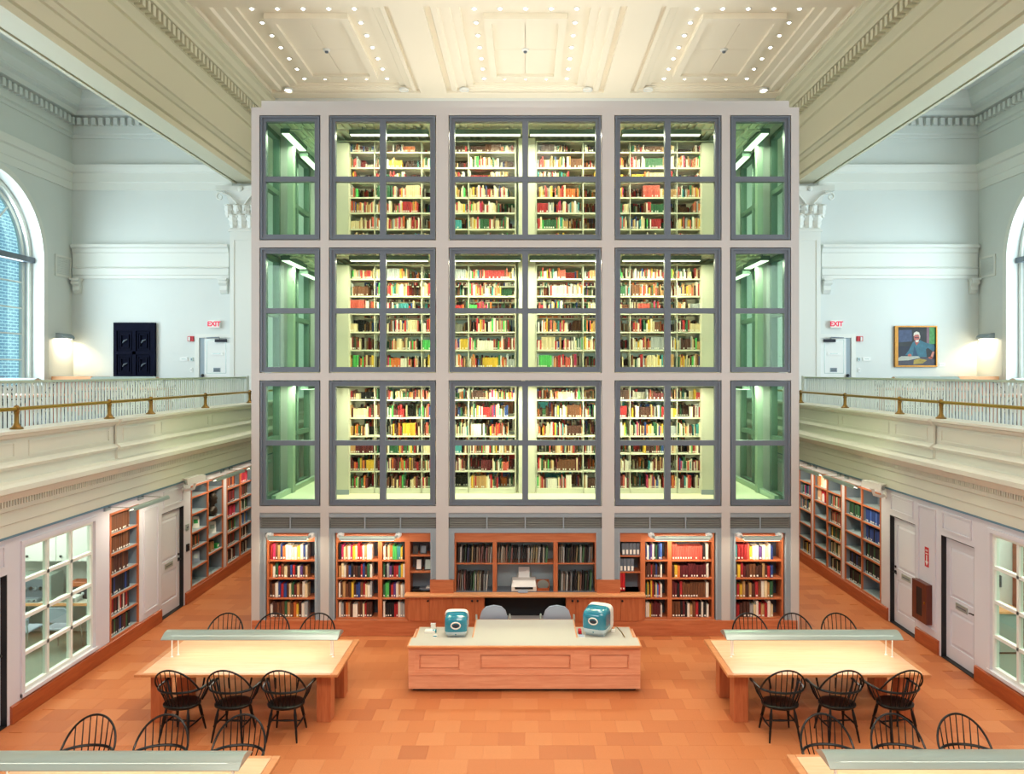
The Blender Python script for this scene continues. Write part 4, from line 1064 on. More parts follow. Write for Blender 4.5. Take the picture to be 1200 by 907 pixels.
def monitor(label, x, y, z, rz, w=.39, h=.40, d=.40):
    t = thing('computer_monitor', label, 'computer', (0, 0, 0))
    rings = []
    prof = [(d * .5, w * .96, h * .95, .0), (d * .46, w, h * .98, .0), (d * .30, w, h * .98, 0), (d * .10, w * .98, h * .97, -.0), (-d * .15, w * .96, h * .95, -.004), (-d * .36, w * .93, h * .91, -.010), (-d * .46, w * .88, h * .84, -.016), (-d * .52, w * .74, h * .70, -.02), (-d * .55, w * .5, h * .44, -.02)]
    N = 32
    for (yy, ww, hh, dzc) in prof:
        zc = h * .5 + .02 + dzc
        r = []
        for k in range(N):
            a = 2 * pi * (k + .5) / N; e = .42
            r.append((ww / 2 * abs(cos(a)) ** e * (1 if cos(a) >= 0 else -1), yy, zc + hh / 2 * abs(sin(a)) ** e * (1 if sin(a) >= 0 else -1)))
        rings.append(r)
    up, lo, bz = MB(), MB(), MB()
    for mb in (up, lo, bz): mb.v = [p for r in rings for p in r]
    for k in range(len(rings) - 1):
        for i in range(N):
            j = (i + 1) % N; f = (k * N + i, k * N + j, (k + 1) * N + j, (k + 1) * N + i)
            zm = sum(up.v[p][2] for p in f) / 4; ym = sum(up.v[p][1] for p in f) / 4
            (bz if k < 3 or (zm > h * .955 and ym > .04) else up).face(f)
    last = (len(rings) - 1) * N
    up.face([last + i for i in range(N) ])
    def cut(mb, keep_above):
        bm = bmesh.new(); vv = [bm.verts.new(p) for p in mb.v]
        for f in mb.f:
            if len(set(f)) > 2: bm.faces.new([vv[i] for i in f])
        bmesh.ops.bisect_plane(bm, geom=bm.verts[:] + bm.edges[:] + bm.faces[:], plane_co=(0, 0, h * .33), plane_no=(0, -.06, 1), clear_inner=keep_above, clear_outer=not keep_above)
        bm.verts.index_update(); o = MB(); o.v = [tuple(v.co) for v in bm.verts]
        for f in bm.faces: o.face([v.index for v in f.verts])
        bm.free(); return o
    up, lo = cut(up, True), cut(up, False)
    build('back_shell', up, M['teal'], t, smooth=True, local=True); build('lower_shell', lo, M['ice'], t, smooth=True, local=True)
    bz.face([i for i in range(N)])
    fr = build('front_bezel', bz, M['off_white'], t, smooth=True, local=True)
    build('screen', MB().box(-w * .38, w * .38, d * .5, d * .5 + .006, .12, h * .9), M['black'], fr, local=True)
    build('handle_ring', MB().tube([(.072 * cos(a), -d * .55 - .006, h * .60 + .05 * sin(a)) for a in [2 * pi * k / 24 for k in range(24)]], .010, 6, closed=True), M['off_white'], t, smooth=True, local=True)
    build('handle_recess', MB().lathe([(.05, 0), (.05, .008)], (0, 0, 0), 18).map(lambda a, b, c: (a, -d * .55 - .001 - c, h * .58 + b * .5)), M['navy'], t, local=True)
    build('emblem', MB().lathe([(.011, 0), (.011, .004)], (0, 0, 0), 12).map(lambda a, b, c: (a, -d * .50 - c - .012, h * .19 + b)), M['teal'], t, local=True)
    build('port_cover', MB().box(-.06, .06, -d * .44, -d * .36, .03, .055), M['blue_grey'], t, local=True)
    build('foot', MB().prism([(-w * .36, -d * .32), (w * .36, -d * .32), (w * .3, d * .4), (-w * .3, d * .4)], 'z', 0, .05), M['ice'], t, local=True)
    t.location = (x, y, z); t.rotation_euler = (0, 0, rz)
    return t
monitor('teal translucent computer monitor seen from behind, oval handle facing out', (534.8 - 615.5) * 12.3 / 900, 12.30, .697, radians(2), .385, .345, .36)
monitor('teal translucent computer monitor turned aside, larger pale base', (700.5 - 615.5) * 12.32 / 900, 12.36, .697, radians(-24), .42, .43, .40)
def desk_thing(name, label, cat, x, y, w, d_, h, mt, extra=None):
    t = thing(name, label, cat, (x, y, .697))
    build('body', MB().cham(-w / 2, w / 2, -d_ / 2, d_ / 2, 0, h, .006), mt, t, local=True)
    if extra: extra(t)
    return t
def px_at(p, Y): return (p - 615.5) * Y / 900
desk_thing('barcode_reader', 'white scanner box with small green-ringed dial beside the handled monitor', 'scanner', px_at(504, 12.42), 12.42, .17, .12, .035, M['off_white'], lambda t: build('dial', MB().lathe([(.035, .0), (.035, .045), (.02, .05)], (.075, -.02, 0), 14), M['teal'], t, local=True))
desk_thing('card_box', 'small white upright card box at the back of the desk wing', 'box', px_at(507.5, 12.55), 12.57, .075, .05, .08, M['off_white'], lambda t: build('lid', MB().box(-.04, .04, -.028, .028, .08, .088), M['white_paint'], t, local=True))
desk_thing('mouse', 'white mouse with teal end lying near the desk ledge', 'mouse', px_at(510, 12.16), 12.16, .06, .11, .03, M['off_white'], lambda t: build('mouse_button', MB().box(-.028, .028, -.05, -.01, .03, .034), M['teal'], t, local=True))
desk_thing('keyboard', 'pale keyboard beneath the turned monitor on the desk wing', 'keyboard', px_at(681, 12.2), 12.16, .11, .16, .025, M['off_white'], lambda t: build('keys', MB().box(-.045, .045, -.06, .06, .025, .03), M['blue_grey'], t, local=True))
desk_thing('stapler', 'red stapler standing by the turned monitor', 'stapler', px_at(679.5, 12.36), 12.36, .05, .13, .06, M['red'], lambda t: build('base', MB().box(-.03, .03, -.07, .07, 0, .012), M['black'], t, local=True))
desk_thing('tape_dispenser', 'small white dispenser beside the turned monitor near the cord', 'dispenser', px_at(718.5, 12.42), 12.45, .06, .09, .05, M['off_white'], lambda t: build('roll', MB().lathe([(.03, 0), (.03, .02)], (0, 0, .05), 12), M['desk_edge'], t, local=True))
tag(build('cord', MB().tube([(px_at(722.5, 12.66), 12.66, .703), (px_at(727, 12.5), 12.45, .703), (px_at(730, 12.3), 12.3, .703), (px_at(733, 12.1), 12.09, .703)], .008, 6), M['brass'], smooth=True), 'yellow brown cord lying across the desk wing', 'cord')

def desk_chair(x, y, rz, label):
    t = thing('desk_chair', label, 'chair', (0, 0, 0), 'staff chairs at the counter')
    N = 12
    def outline(k): return [(.245 * sx, z) for sx, z in k]
    P = [(-.225, .50), (-.235, .62), (-.235, .74), (-.20, .86), (-.13, .935), (0, .965), (.13, .935), (.20, .86), (.235, .74), (.235, .62), (.225, .50)]
    def bend(x_, z): return -.25 - (z - .45) * .16 + .6 * x_ * x_
    m = MB(); m.loft([[(a, bend(a, b) - .02, b) for a, b in P], [(a, bend(a, b) + .02, b) for a, b in P]])
    build('backrest', m, M['blue_grey'], t, local=True, smooth=True)
    P2 = [(-.22, .46), (-.228, .60), (.228, .60), (.22, .46)]
    build('back_base', MB().loft([[(a, bend(a, b) - .028, b) for a, b in P2], [(a, bend(a, b) + .026, b) for a, b in P2]]), M['navy'], t, local=True)
    build('seat', MB().cham(-.24, .24, -.22, .24, .42, .48, .03), M['navy'], t, local=True)
    build('post', MB().cyl((0, 0, .1), (0, 0, .42), .03), M['black'], t, local=True)
    for k in range(5):
        a = 2 * pi * k / 5
        l = build('leg', MB().tube([(0, 0, .1), (.28 * cos(a), .28 * sin(a), .06)], [.028, .016], 8), M['black'], t, local=True)
        build('caster', MB().cyl((.28 * cos(a) - .02, .28 * sin(a), .03), (.28 * cos(a) + .02, .28 * sin(a), .03), .03, n=10), M['black'], l, local=True)
    for s in (-1, 1): build('armrest', MB().tube([(s * .22, -.1, .44), (s * .29, -.1, .5), (s * .29, -.08, .64), (s * .29, .12, .66)], .018, 8), M['lamp_grey'], t, local=True, smooth=True)
    t.location = (x, y, 0); t.rotation_euler = (0, 0, rz)
desk_chair(px_at(578, 13.3), 13.3, radians(4), 'grey blue shell backed staff chair, the one nearer the handled monitor')
desk_chair(px_at(653, 13.3), 13.3, radians(-3), 'grey blue shell backed staff chair, the one nearer the turned monitor')

# ------------------------------------------------------------------ reading tables, lamps and Windsor chairs
tb_proto = None
TW_, TD = 2.80, 1.41
def reading_table(x, y0, label):
    global tb_proto
    if tb_proto is None:
        t = thing('reading_table', label, 'table', (0, 0, 0), 'reading tables')
        w, d = TW_ / 2, TD / 2
        build('tabletop', MB().box(-w + .09, w - .09, -d + .06, d - .06, .70, .742), M['table_top'], t, local=True)
        for s in (-1, 1):
            build('end_board', MB().cham(s * (w - .089), s * w, -d, d, .705, .741, .006), M['table_edge'], t, local=True)
            build('edge_board', MB().cham(-w + .089, w - .089, s * (d - .059), s * d, .705, .741, .006), M['table_edge'], t, local=True)
            for q_ in (-1, 1): build('leg', MB().box(s * (w - .14), s * (w - .34), q_ * (d - .19), q_ * (d - .42), 0, .70), M['cherry'], t, local=True, bevel=.006)
            build('end_rail', MB().box(s * (w - .2), s * (w - .26), -d + .42, d - .42, .55, .70), M['cherry'], t, local=True)
            build('apron', MB().box(-w + .34, w - .34, s * .28, s * .31, .60, .70), M['cherry_x'], t, local=True)
        tb_proto = t; t.location = (x, y0 + TD / 2, 0)
    else: dup(tb_proto, (x, y0 + TD / 2, 0), label=label)
lamp_proto = None
def table_lamp(x, y, label):
    global lamp_proto
    L = 2.55 / 2; zt = .742
    if lamp_proto is None:
        t = thing('table_lamp', label, 'lamp', (0, 0, 0), 'long table lamps')
        A = [(-.19 + .38 * k / 12, .30 + .075 * sin(pi * k / 12)) for k in range(13)]; B = [(a, b - .008) for a, b in A][::-1]
        build('shade', MB().prism(A + B, 'x', -L, L), M['lamp_grey'], t, local=True, smooth=True)
        for s in (-1, 1):
            build('end_cap', MB().prism([(-.185, .296)] + [(a * .97, b - .009) for a, b in A[1:-1]] + [(.185, .296)], 'x', s * (L - .006), s * (L - .001)), M['lamp_grey'], t, local=True)
            for q_ in (0, 1):
                p = build('post', MB().cyl((s * (L - .1 - .05 * q_), -.05 + .09 * q_, .0), (s * (L - .1 - .05 * q_), -.05 + .09 * q_, .35), .009, n=8), M['white_paint'], t, local=True)
                build('post_foot', MB().lathe([(.02, 0), (.02, .006), (.01, .012)], (s * (L - .1 - .05 * q_), -.05 + .09 * q_, 0), 10), M['white_paint'], p, local=True)
        build('tube', MB().cyl((-L + .12, 0, .325), (L - .12, 0, .325), .014, n=8), M['tube_white'], t, local=True)
        lamp_proto = t; t.location = (x, y, zt)
    else: dup(lamp_proto, (x, y, zt), label=label)
    for d_ in (-1, 1): area_light('table_lamp_tube', (x, y + d_ * .09, zt + .305), (d_ * radians(42), 0, 0), 2.3, .10, 8.5, (1.0, .90, .80))
TABLES = [(-3.98, 10.55, 'carved-panel side, beside the desk'), (4.18, 10.55, 'portrait side, beside the desk'), (-4.05, 6.92, 'carved-panel side, cut by the bottom edge'), (4.24, 6.95, 'portrait side, cut by the bottom edge')]
for x, y0, d in TABLES:
    reading_table(x, y0, 'large pale wood reading table under a long lamp, ' + d)
    table_lamp(x, y0 + TD / 2, 'long grey arched lamp along the reading table, ' + d)

def make_windsor():
    t = thing('windsor_chair', 'x', 'chair', (0, 0, 0), 'black Windsor chairs at the reading tables')
    out = []
    for k in range(24):
        a = 2 * pi * k / 24
        out.append((.245 * cos(a) * (1 - .08 * sin(a)), .215 * sin(a) + .0))
    m = MB(); m.loft([[(x * .9, y * .9, .415) for x, y in out], [(x, y, .432) for x, y in out], [(x, y, .452) for x, y in out], [(x * .94, y * .94, .458) for x, y in out], [(x * .5, y * .5, .447) for x, y in out]])
    build('seat', m, M['black_paint'], t, local=True, smooth=True)
    for sx in (-1, 1):
        for sy in (-1, 1):
            a, b = Vector((sx * .15, sy * .13, .425)), Vector((sx * .205, sy * .225, 0))
            f = [0, .12, .2, .35, .5, .62, .68, 1]; r = [.013, .016, .021, .023, .019, .014, .017, .011]
            build('leg', MB().tube([a.lerp(b, k) for k in f], r, 8), M['black_paint'], t, local=True, smooth=True)
    m = MB()
    for sx in (-1, 1): m.tube([(sx * .196, -.184, .2), (sx * .2, 0, .2), (sx * .196, .184, .2)], [.009, .015, .009], 8)
    m.tube([(-.2, 0, .2), (0, 0, .2), (.2, 0, .2)], [.009, .016, .009], 8)
    build('stretcher', m, M['black_paint'], t, local=True, smooth=True)
    def arm(a):                                 # a from -1 to 1 along the arm rail
        if abs(a) < .62:
            th = a / .62 * pi / 2; return Vector((.305 * sin(th), -.02 - .245 * cos(th), .675))
        u = (abs(a) - .62) / .38; return Vector((math.copysign(.305 + .02 * u, a), -.02 + .24 * u, .675))
    build('arm_rail', MB().tube([arm(-1 + 2 * k / 28) for k in range(29)], [.02, .022] + [.016] * 25 + [.022, .02], 8), M['black_paint'], t, local=True, smooth=True)
    def bow(b): return Vector((.292 * cos(b), -.10 - .22 * sin(b) ** .8 if sin(b) > 1e-6 else -.10, .675 + .32 * sin(b)))
    build('bow', MB().tube([bow(pi * k / 24) for k in range(25)], .0125, 8), M['black_paint'], t, local=True, smooth=True)
    for i in range(7):
        xb = -.213 + .071 * i; b = math.acos(max(-1, min(1, xb / .292))); top = bow(b)
        th = math.asin(max(-1, min(1, xb * .93 / .305))); mid = Vector((.305 * sin(th), -.02 - .245 * cos(th), .675)); 
        th2 = math.asin(xb * .7 / .21); bot = Vector((.2 * sin(th2), -.175 * cos(th2), .45))
        build('spindle', MB().tube([bot, mid, top], [.006, .0075, .0055], 6), M['black_paint'], t, local=True, smooth=True)
    for s in (-1, 1):
        for a, xb, yb in ((.60, .215, -.05), (.74, .225, .03)):
            build('side_spindle', MB().tube([(s * xb, yb, .45), arm(s * a)], .0075, 6), M['black_paint'], t, local=True)
        build('arm_post', MB().tube([(s * .215, .11, .45), (s * .26, .125, .54), (s * .31, .15, .675)], [.012, .019, .011], 8), M['black_paint'], t, local=True, smooth=True)
    return t
wc = make_windsor(); used = False
def windsor(x, y, rz, label):
    global used
    if not used:
        used = True; wc.location = (x, y, 0); wc.rotation_euler = (0, 0, rz); wc['label'] = label
    else: dup(wc, (x, y, 0), rz, label)
pos3 = ('nearest the wall', 'in the middle', 'nearest the desk')
for i, (x, r) in enumerate(((-4.62, -6), (-3.93, -3), (-3.22, 0))): windsor(x, 10.36, radians(r), 'black Windsor chair, viewer side of the upper table, carved-panel side, ' + pos3[i])
for i, (x, r) in enumerate(((3.43, 0), (4.20, 4), (4.98, 10))): windsor(x, 10.36, radians(r), 'black Windsor chair, viewer side of the upper table, portrait side, ' + pos3[2 - i])
for i, (x, r) in enumerate(((-4.80, 182), (-4.06, 178), (-3.33, 180))): windsor(x, 12.12, radians(r), 'black Windsor chair behind the upper table, carved-panel side, ' + pos3[i])
for i, (x, r) in enumerate(((3.60, 180), (4.33, 183), (5.02, 178))): windsor(x, 12.12, radians(r), 'black Windsor chair behind the upper table, portrait side, ' + pos3[2 - i])
for i, (x, r) in enumerate(((-4.88, 180), (-4.06, 184), (-3.20, 180))): windsor(x, 8.44, radians(r), 'black Windsor chair behind the bottom-edge table, carved-panel side, ' + pos3[i])
for i, (x, r) in enumerate(((3.38, 180), (4.17, 178), (4.92, 180))): windsor(x, 8.46, radians(r), 'black Windsor chair behind the bottom-edge table, portrait side, ' + pos3[2 - i])

# ------------------------------------------------------------------ bookcases let into the ground floor walls
def wall_case(s, y0, y1, nb, shelfsets, label, desc):
    t = thing('wall_bookcase', label, 'bookcase', (s * WX, (y0 + y1) / 2, .25))
    X0, X1 = s * (WX - .012), s * (WX + .33); z0, z1 = .252, 2.458
    build('back_panel', MB().box(s * (WX + .325), s * (WX + .34), y0, y1, z0, z1), M['board_shade'], t)
    bw_ = (y1 - y0) / nb
    build('top_board', MB().box(X0, X1, y0, y1, z1 - .035, z1), M['cherry_x'], t); build('bottom_board', MB().box(s * (WX + .015), X1, y0, y1, z0, z0 + .035), M['grey_board'], t); build('bottom_edge', MB().box(X0, s * (WX + .015), y0, y1, z0, z0 + .034), M['cherry_x'], t)
    for i in range(nb + 1):
        y = y0 + bw_ * i; a, b = (y, y + .035) if i == 0 else ((y - .035, y) if i == nb else (y - .02, y + .02))
        build('upright', MB().box(X0, s * (WX + .02), a, b, z0 + .035, z1 - .035), M['cherry'], t)
        build('partition', MB().box(s * (WX + .02), X1, a + .006, b - .006, z0 + .035, z1 - .035), M['board_shade'], t)
    for i, zs in enumerate(shelfsets):
        for z in zs:
            sh_ = build('shelf_edge', MB().box(X0, s * (WX + .015), y0 + bw_ * i + .03, y0 + bw_ * (i + 1) - .03, z - .03, z), M['cherry_x'], t)
            build('shelf', MB().box(s * (WX + .015), s * (WX + .32), y0 + bw_ * i + .02, y0 + bw_ * (i + 1) - .02, z - .028, z - .002), M['grey_board'], t)
    return t
def wfn(s): return lambda u, d, z: (s * (WX + .05 + d), u, z)
def wfill(s, ya, yb, z, h, codes, tt=(.03, .05)):
    """books of given colours along the wall case, joined into the stock of further books"""
    x = ya; k = 0; prev = None; hh = h
    while x < yb - .012:
        c = codes[k % len(codes)]; t = min(rnd.uniform(*tt), yb - x)
        if c != prev: hh = h * rnd.uniform(.85, 1.0)
        prev = c; b = lin(PAL[c]); j = rnd.uniform(.85, 1.1)
        put_book(stock, x, x + t - .002, rnd.uniform(0, .015), .22, z, hh, (b[0] * j, b[1] * j, b[2] * j, 1), rnd.random() < .7, wfn(s))
        x += t; k += 1
SA = [.65, 1.0, 1.37, 1.74, 2.09]
wall_case(-1, 13.23, 14.22, 1, [SA], 'tall single wall bookcase of old brown volumes between office window and door', 'a')
for z, codes, e in zip([.287] + SA, ('kdMdgkkkb', 'dwMrdMkwr', 'kkkkbkkk', 'dddnddd', 'nndnnn', 'nnnnn'), (.75, .72, .72, .70, .75, .72)):
    wfill(-1, 13.28, 13.28 + e, z, .32 if z > .3 else .29, codes, (.04, .06))
    wfill(-1, 13.28 + e, 13.28 + e + .012, z, .22, 'w')
SB1, SB2 = [.67, 1.09, 1.44, 1.84, 2.21], [.77, 1.13, 1.55, 2.21]
wall_case(-1, 16.44, 18.2, 2, [SB1, SB2], 'wall bookcase with dark bronze bust and display booklets', 'b')
wfill(-1, 16.55, 17.0, 1.09, .26, 'grodndk', (.02, .035)); wfill(-1, 17.62, 17.82, .77, .25, 'tnt')
SC = [.68, 1.02, 1.38, 1.73, 2.09]
wall_case(-1, 18.41, 20.17, 2, [SC, SC], 'wall bookcase of red bound volumes disappearing behind the tower, carved-panel side', 'c')
for z, c1, c2 in zip([.287] + SC, ('dkMdwk', 'rMdgMd', 'gdgGrd', 'rmrmrM', 'MMrMM', 'oonMMM'), ('kdkwk', 'kwkkd', 'bBgtwk', 'kgkkwg', 'gkrdkr', 'rrrmr')):
    wfill(-1, 18.46, 19.1, z, .28, c1, (.03, .05)); wfill(-1, 19.34, 19.95, z, .28, c2, (.03, .05))
SE = [.66, 1.02, 1.38, 1.75, 2.1]
wall_case(1, 15.45, 17.2, 2, [SE, SE], 'wall bookcase of blue and black bound volumes beside the grey door', 'e')
for z, c1, c2 in zip([.287] + SE, (None, 'kkgkkk', 'kkgkk', 'bbkbb', 'bBbbb', None), ('kkkkgk', 'kkbkk', None, None, 'gkgkkg', None)):
    if c1: wfill(1, 15.5, 16.27, z, .28, c1, (.04, .06))
    if c2: wfill(1, 16.36, 17.1, z, .28, c2, (.04, .06))
wall_case(1, 17.37, 19.05, 2, [SE, SE], 'wall bookcase with a red box file beside green and black volumes', 'f')
for z, c1, c2 in zip([.287] + SE, ('kgkcgk', 'kckkgc', 'kgkkyk', 'krgrkt', 'rrgwgkt', None), (None, None, None, None, None, 'wcoto')):
    if c1: wfill(1, 17.42, 18.15, z, .27, c1, (.025, .05))
    if c2: wfill(1, 18.60, 18.98, z, .3, c2, (.06, .1))
wall_case(1, 19.2, 20.95, 2, [SE, SE], 'wall bookcase with a thick tan box, half hidden by the tower, portrait side', 'g')
for z, c1, c2 in zip([.287] + SE, ('kkytgw', None, None, 'gbkwgk', 'mqgkbk', None), ('kkd', 'kgk', 'kk', 'kgk', 'rkg', None)):
    if c1: wfill(1, 19.26, 19.95, z, .28, c1, (.03, .06))
    if c2: wfill(1, 20.12, 20.8, z, .28, c2, (.03, .06))
build_stock = build('shelved_books', stock, M['book_stock'], kind='stuff')
tag(build_stock, 'books of every colour filling the tower stacks and wall bookcases', 'books', kind='stuff')

# things standing in the wall bookcases
def case_book(name, label, cat, s, y, z, w, h, d, c, arch=False):
    t = thing(name, label, cat, (s * (WX + .06), y, z))
    X0 = s * (WX + .06)
    build('body', MB().box(X0, X0 + s * d, y - w / 2, y + w / 2, z, z + h), c, t)
    if arch:
        m = MB(); pr = [(y - .07, z + .01)] + [(y - .07 * cos(pi * k / 10), z + .14 + .07 * sin(pi * k / 10)) for k in range(11)] + [(y + .07, z + .01)]
        m.loft([[(X0, a, b) for a, b in pr], [(X0 - s * .006, a, b) for a, b in pr]]); build('finger_label', m, M['white_paint'], t)
    else: build('spine_label', MB().box(X0, X0 - s * .004, y - w * .3, y + w * .3, z + .03, z + .08), M['spine_label'], t)
    return t
case_book('box_file', 'bright red box file with white arched label on the wall shelf', 'box', 1, 18.60, 1.75, .22, .29, .22, M['red'], True)
case_book('box_file', 'tan box file with white arched label on the wall shelf above the red one', 'box', 1, 18.46, 2.102, .2, .28, .2, M['table_edge'], True)
case_book('box_file', 'tan box file standing beside the bright red one', 'box', 1, 18.86, 1.752, .2, .30, .22, M['table_top'])
case_book('box_file', 'thick tan box on the half hidden wall bookcase, portrait side', 'box', 1, 19.82, 1.382, .34, .3, .22, M['table_top'])
case_book('box_file', 'narrow tan box beside the thick tan box', 'box', 1, 19.52, 1.382, .12, .2, .2, M['table_top'])
case_book('glass_award', 'pale statuette with green base at the end of a black row', 'ornament', 1, 15.53, 1.022, .05, .22, .06, M['ice'])
case_book('award_base', 'small green block under the pale statuette', 'block', 1, 15.53, .662, .07, .07, .06, M['green_obj'])
case_book('green_ornament', 'small bright green ornament on the shelf under the bust', 'ornament', -1, 18.06, .772, .14, .1, .1, M['green_obj'])
# bust
t = thing('bust', 'dark bronze bust of a bearded head in the wall bookcase', 'sculpture', (-(WX + .15), 17.93, 1.55))
m = MB()
def ell(z, rx, ry, ox=0, oy=0, n=20): return [(ox + rx * cos(2 * pi * k / n), oy + ry * sin(2 * pi * k / n), z) for k in range(n)]
m.loft([ell(0, .09, .09), ell(.02, .09, .09), ell(.03, .06, .06), ell(.05, .1, .15), ell(.13, .11, .18), ell(.19, .085, .13), ell(.22, .06, .07), ell(.27, .06, .065, .005), ell(.31, .085, .075, .015), ell(.37, .098, .085, .012), ell(.43, .105, .09, .0), ell(.49, .1, .085, -.005), ell(.535, .07, .06, -.01), ell(.555, .02, .02, -.01)])
b_ = build('head', m, M['bronze'], t, local=True, smooth=True)
f = MB().loft([[(.10, -.016, .39), (.10, .016, .39), (.10, .01, .44), (.10, -.01, .44)], [(.135, -.01, .392), (.135, .01, .392), (.108, .004, .44), (.108, -.004, .44)]])
for s2 in (-1, 1):
    f.lathe([(.012, -.012), (.018, 0), (.012, .012)], (.094, s2 * .035, .435), 10); f.box(-.02, .02, s2 * .083, s2 * .1, .39, .45)
f.loft([ell(.27, .03, .04, .05, 0, 12), ell(.3, .045, .055, .07, 0, 12), ell(.345, .045, .06, .065, 0, 12), ell(.36, .02, .04, .06, 0, 12)])
build('face', f, M['bronze'], t, local=True, smooth=True)
build('plinth', MB().box(-.08, .08, -.09, .09, -.001, .02), M['bronze'], t, local=True)
for y, z, w, h, lab, c in ((17.08, 1.442, .14, .24, 'pale booklet propped upright in the bust bookcase, printed in green', M['off_white']), (17.98, 1.132, .16, .26, 'white open booklet propped below the bust', M['white_paint']), (17.06, .672, .17, .24, 'grey blue booklet propped low in the bust bookcase', M['blue_grey'])):
    t = thing('display_booklet', lab, 'booklet', (0, 0, 0))
    def bl(x0, x1, y, z0, z1, th): return MB().loft([[(x0, y + z0 * .42, z0), (x1, y + z0 * .42, z0), (x1, y + z0 * .42 + th, z0), (x0, y + z0 * .42 + th, z0)], [(x0, y + z1 * .42, z1), (x1, y + z1 * .42, z1), (x1, y + z1 * .42 + th, z1), (x0, y + z1 * .42 + th, z1)]])
    build('cover', bl(-w / 2, w / 2, 0, 0, h, .012), c, t, local=True)
    build('print', bl(-w * .3, w * .3, -.003, h * .4, h * .75, .003), M['lamp_grey'] if c is not M['off_white'] else M['green_obj'], t, local=True)
    build('stand', MB().loft([[(-.04, .03, 0), (.04, .03, 0), (.04, .14, 0), (-.04, .14, 0)], [(-.03, h * .34 + .012, h * .8), (.03, h * .34 + .012, h * .8), (.03, h * .34 + .03, h * .8), (-.03, h * .34 + .03, h * .8)]]), M['black'], t, local=True)
    t.location = (-(WX + .14), y - .05, z); t.rotation_euler = (0, 0, radians(28))

# picture lights on long arms over the wall bookcases
def arm_light(s, ya, yb, label, power):
    z = 2.57; X = s * (WX - .47)
    t = thing('arm_light', label, 'lamp', (s * WX, (ya + yb) / 2, z))
    m = MB(); pr = [(X - .05, z - .035), (X - .045, z + .0), (X - .025, z + .03), (X + .025, z + .03), (X + .045, z), (X + .05, z - .035), (X + .042, z - .035), (X + .036, z - .004), (X + .02, z + .02), (X - .02, z + .02), (X - .036, z - .004), (X - .042, z - .035)]
    build('shade', MB().prism(pr, 'y', ya, yb), M['lamp_grey'], t, smooth=True)
    build('tube', MB().cyl((X, ya + .05, z - .008), (X, yb - .05, z - .008), .012, n=8), M['tube_white'], t)
    for y in (ya + .08, yb - .08):
        b = build('bracket', MB().box(s * WX, s * (WX - .03), y - .09, y + .09, z - .04, z + .12), M['frame_pale'], t)
        build('arm', MB().cyl((s * (WX - .03), y, z + .02), (X, y, z + .01), .009, n=8), M['chrome'], t)
    area_light('arm_lamp', (X, (ya + yb) / 2, z - .03), (0, -s * radians(28), 0), .05, yb - ya - .1, power, (1.0, .88, .66))
arm_light(-1, 13.05, 14.35, 'long arm light over the single bookcase of old brown volumes', 13)
arm_light(-1, 16.55, 18.2, 'long arm light over the bust bookcase', 14)
arm_light(-1, 18.55, 20.2, 'long arm light over the red volumes, carved-panel side', 14)
arm_light(1, 15.55, 17.15, 'long arm light over the blue and black volumes', 14)
arm_light(1, 17.4, 19.0, 'long arm light over the red box file', 14)
arm_light(1, 19.25, 20.9, 'long arm light over the half hidden bookcase, portrait side', 14)

# cameras, signs, plates on the ground floor walls
for s, y in ((-1, 16.05), (1, 15.25)):
    t = thing('security_camera', 'white box security camera on a bracket high on the wall, ' + SIDE[s], 'camera', (s * WX, y, 2.55))
    X = s * (WX - .28); 
    m = MB().box(-.07, .07, -.2, .2, -.06, .06); m.box(-.078, .078, -.22, .1, .06, .075)
    R = Matrix.Rotation(radians(38 * s), 3, 'Z') @ Matrix.Rotation(radians(8), 3, 'X')
    m.map(lambda a, b, c: tuple(R @ Vector((a, b, c)) + Vector((X, y - .05, 2.66)))); body = build('housing', m, M['white_paint'], t)
    m = MB().cyl((0, -.2, 0), (0, -.225, 0), .04, n=12); m.map(lambda a, b, c: tuple(R @ Vector((a, b, c)) + Vector((X, y - .05, 2.66)))); build('lens', m, M['lamp_grey'], body)
    build('bracket', MB().tube([(s * WX, y, 2.46), (s * (WX - .1), y, 2.43), (s * (WX - .24), y - .02, 2.47), (X, y - .03, 2.59)], .03, 10), M['white_paint'], t, smooth=True)
    build('wall_plate', MB().lathe([(.07, 0), (.07, .02)], (0, 0, 0), 14).map(lambda a, b, c: (s * (WX - c), y + a, 2.46 + b)), M['white_paint'], t)
t = thing('wall_sign', 'small pale sign plate on the wall by the bust bookcase', 'sign', (-WX, 16.27, 1.62)); build('plate', MB().box(-WX, -WX + .015, 16.19, 16.33, 1.55, 1.68), M['lamp_grey'], t); build('sign_lines', MB().box(-WX + .015, -WX + .017, 16.21, 16.31, 1.6, 1.63), M['frame'], t)
t = thing('card_reader', 'black card reader on the wall by the bust bookcase', 'card reader', (-WX, 16.27, 1.2)); build('case', MB().box(-WX, -WX + .035, 16.21, 16.31, 1.11, 1.26), M['black'], t); build('indicator', MB().box(-WX + .035, -WX + .038, 16.25, 16.27, 1.22, 1.23), M['frame'], t)

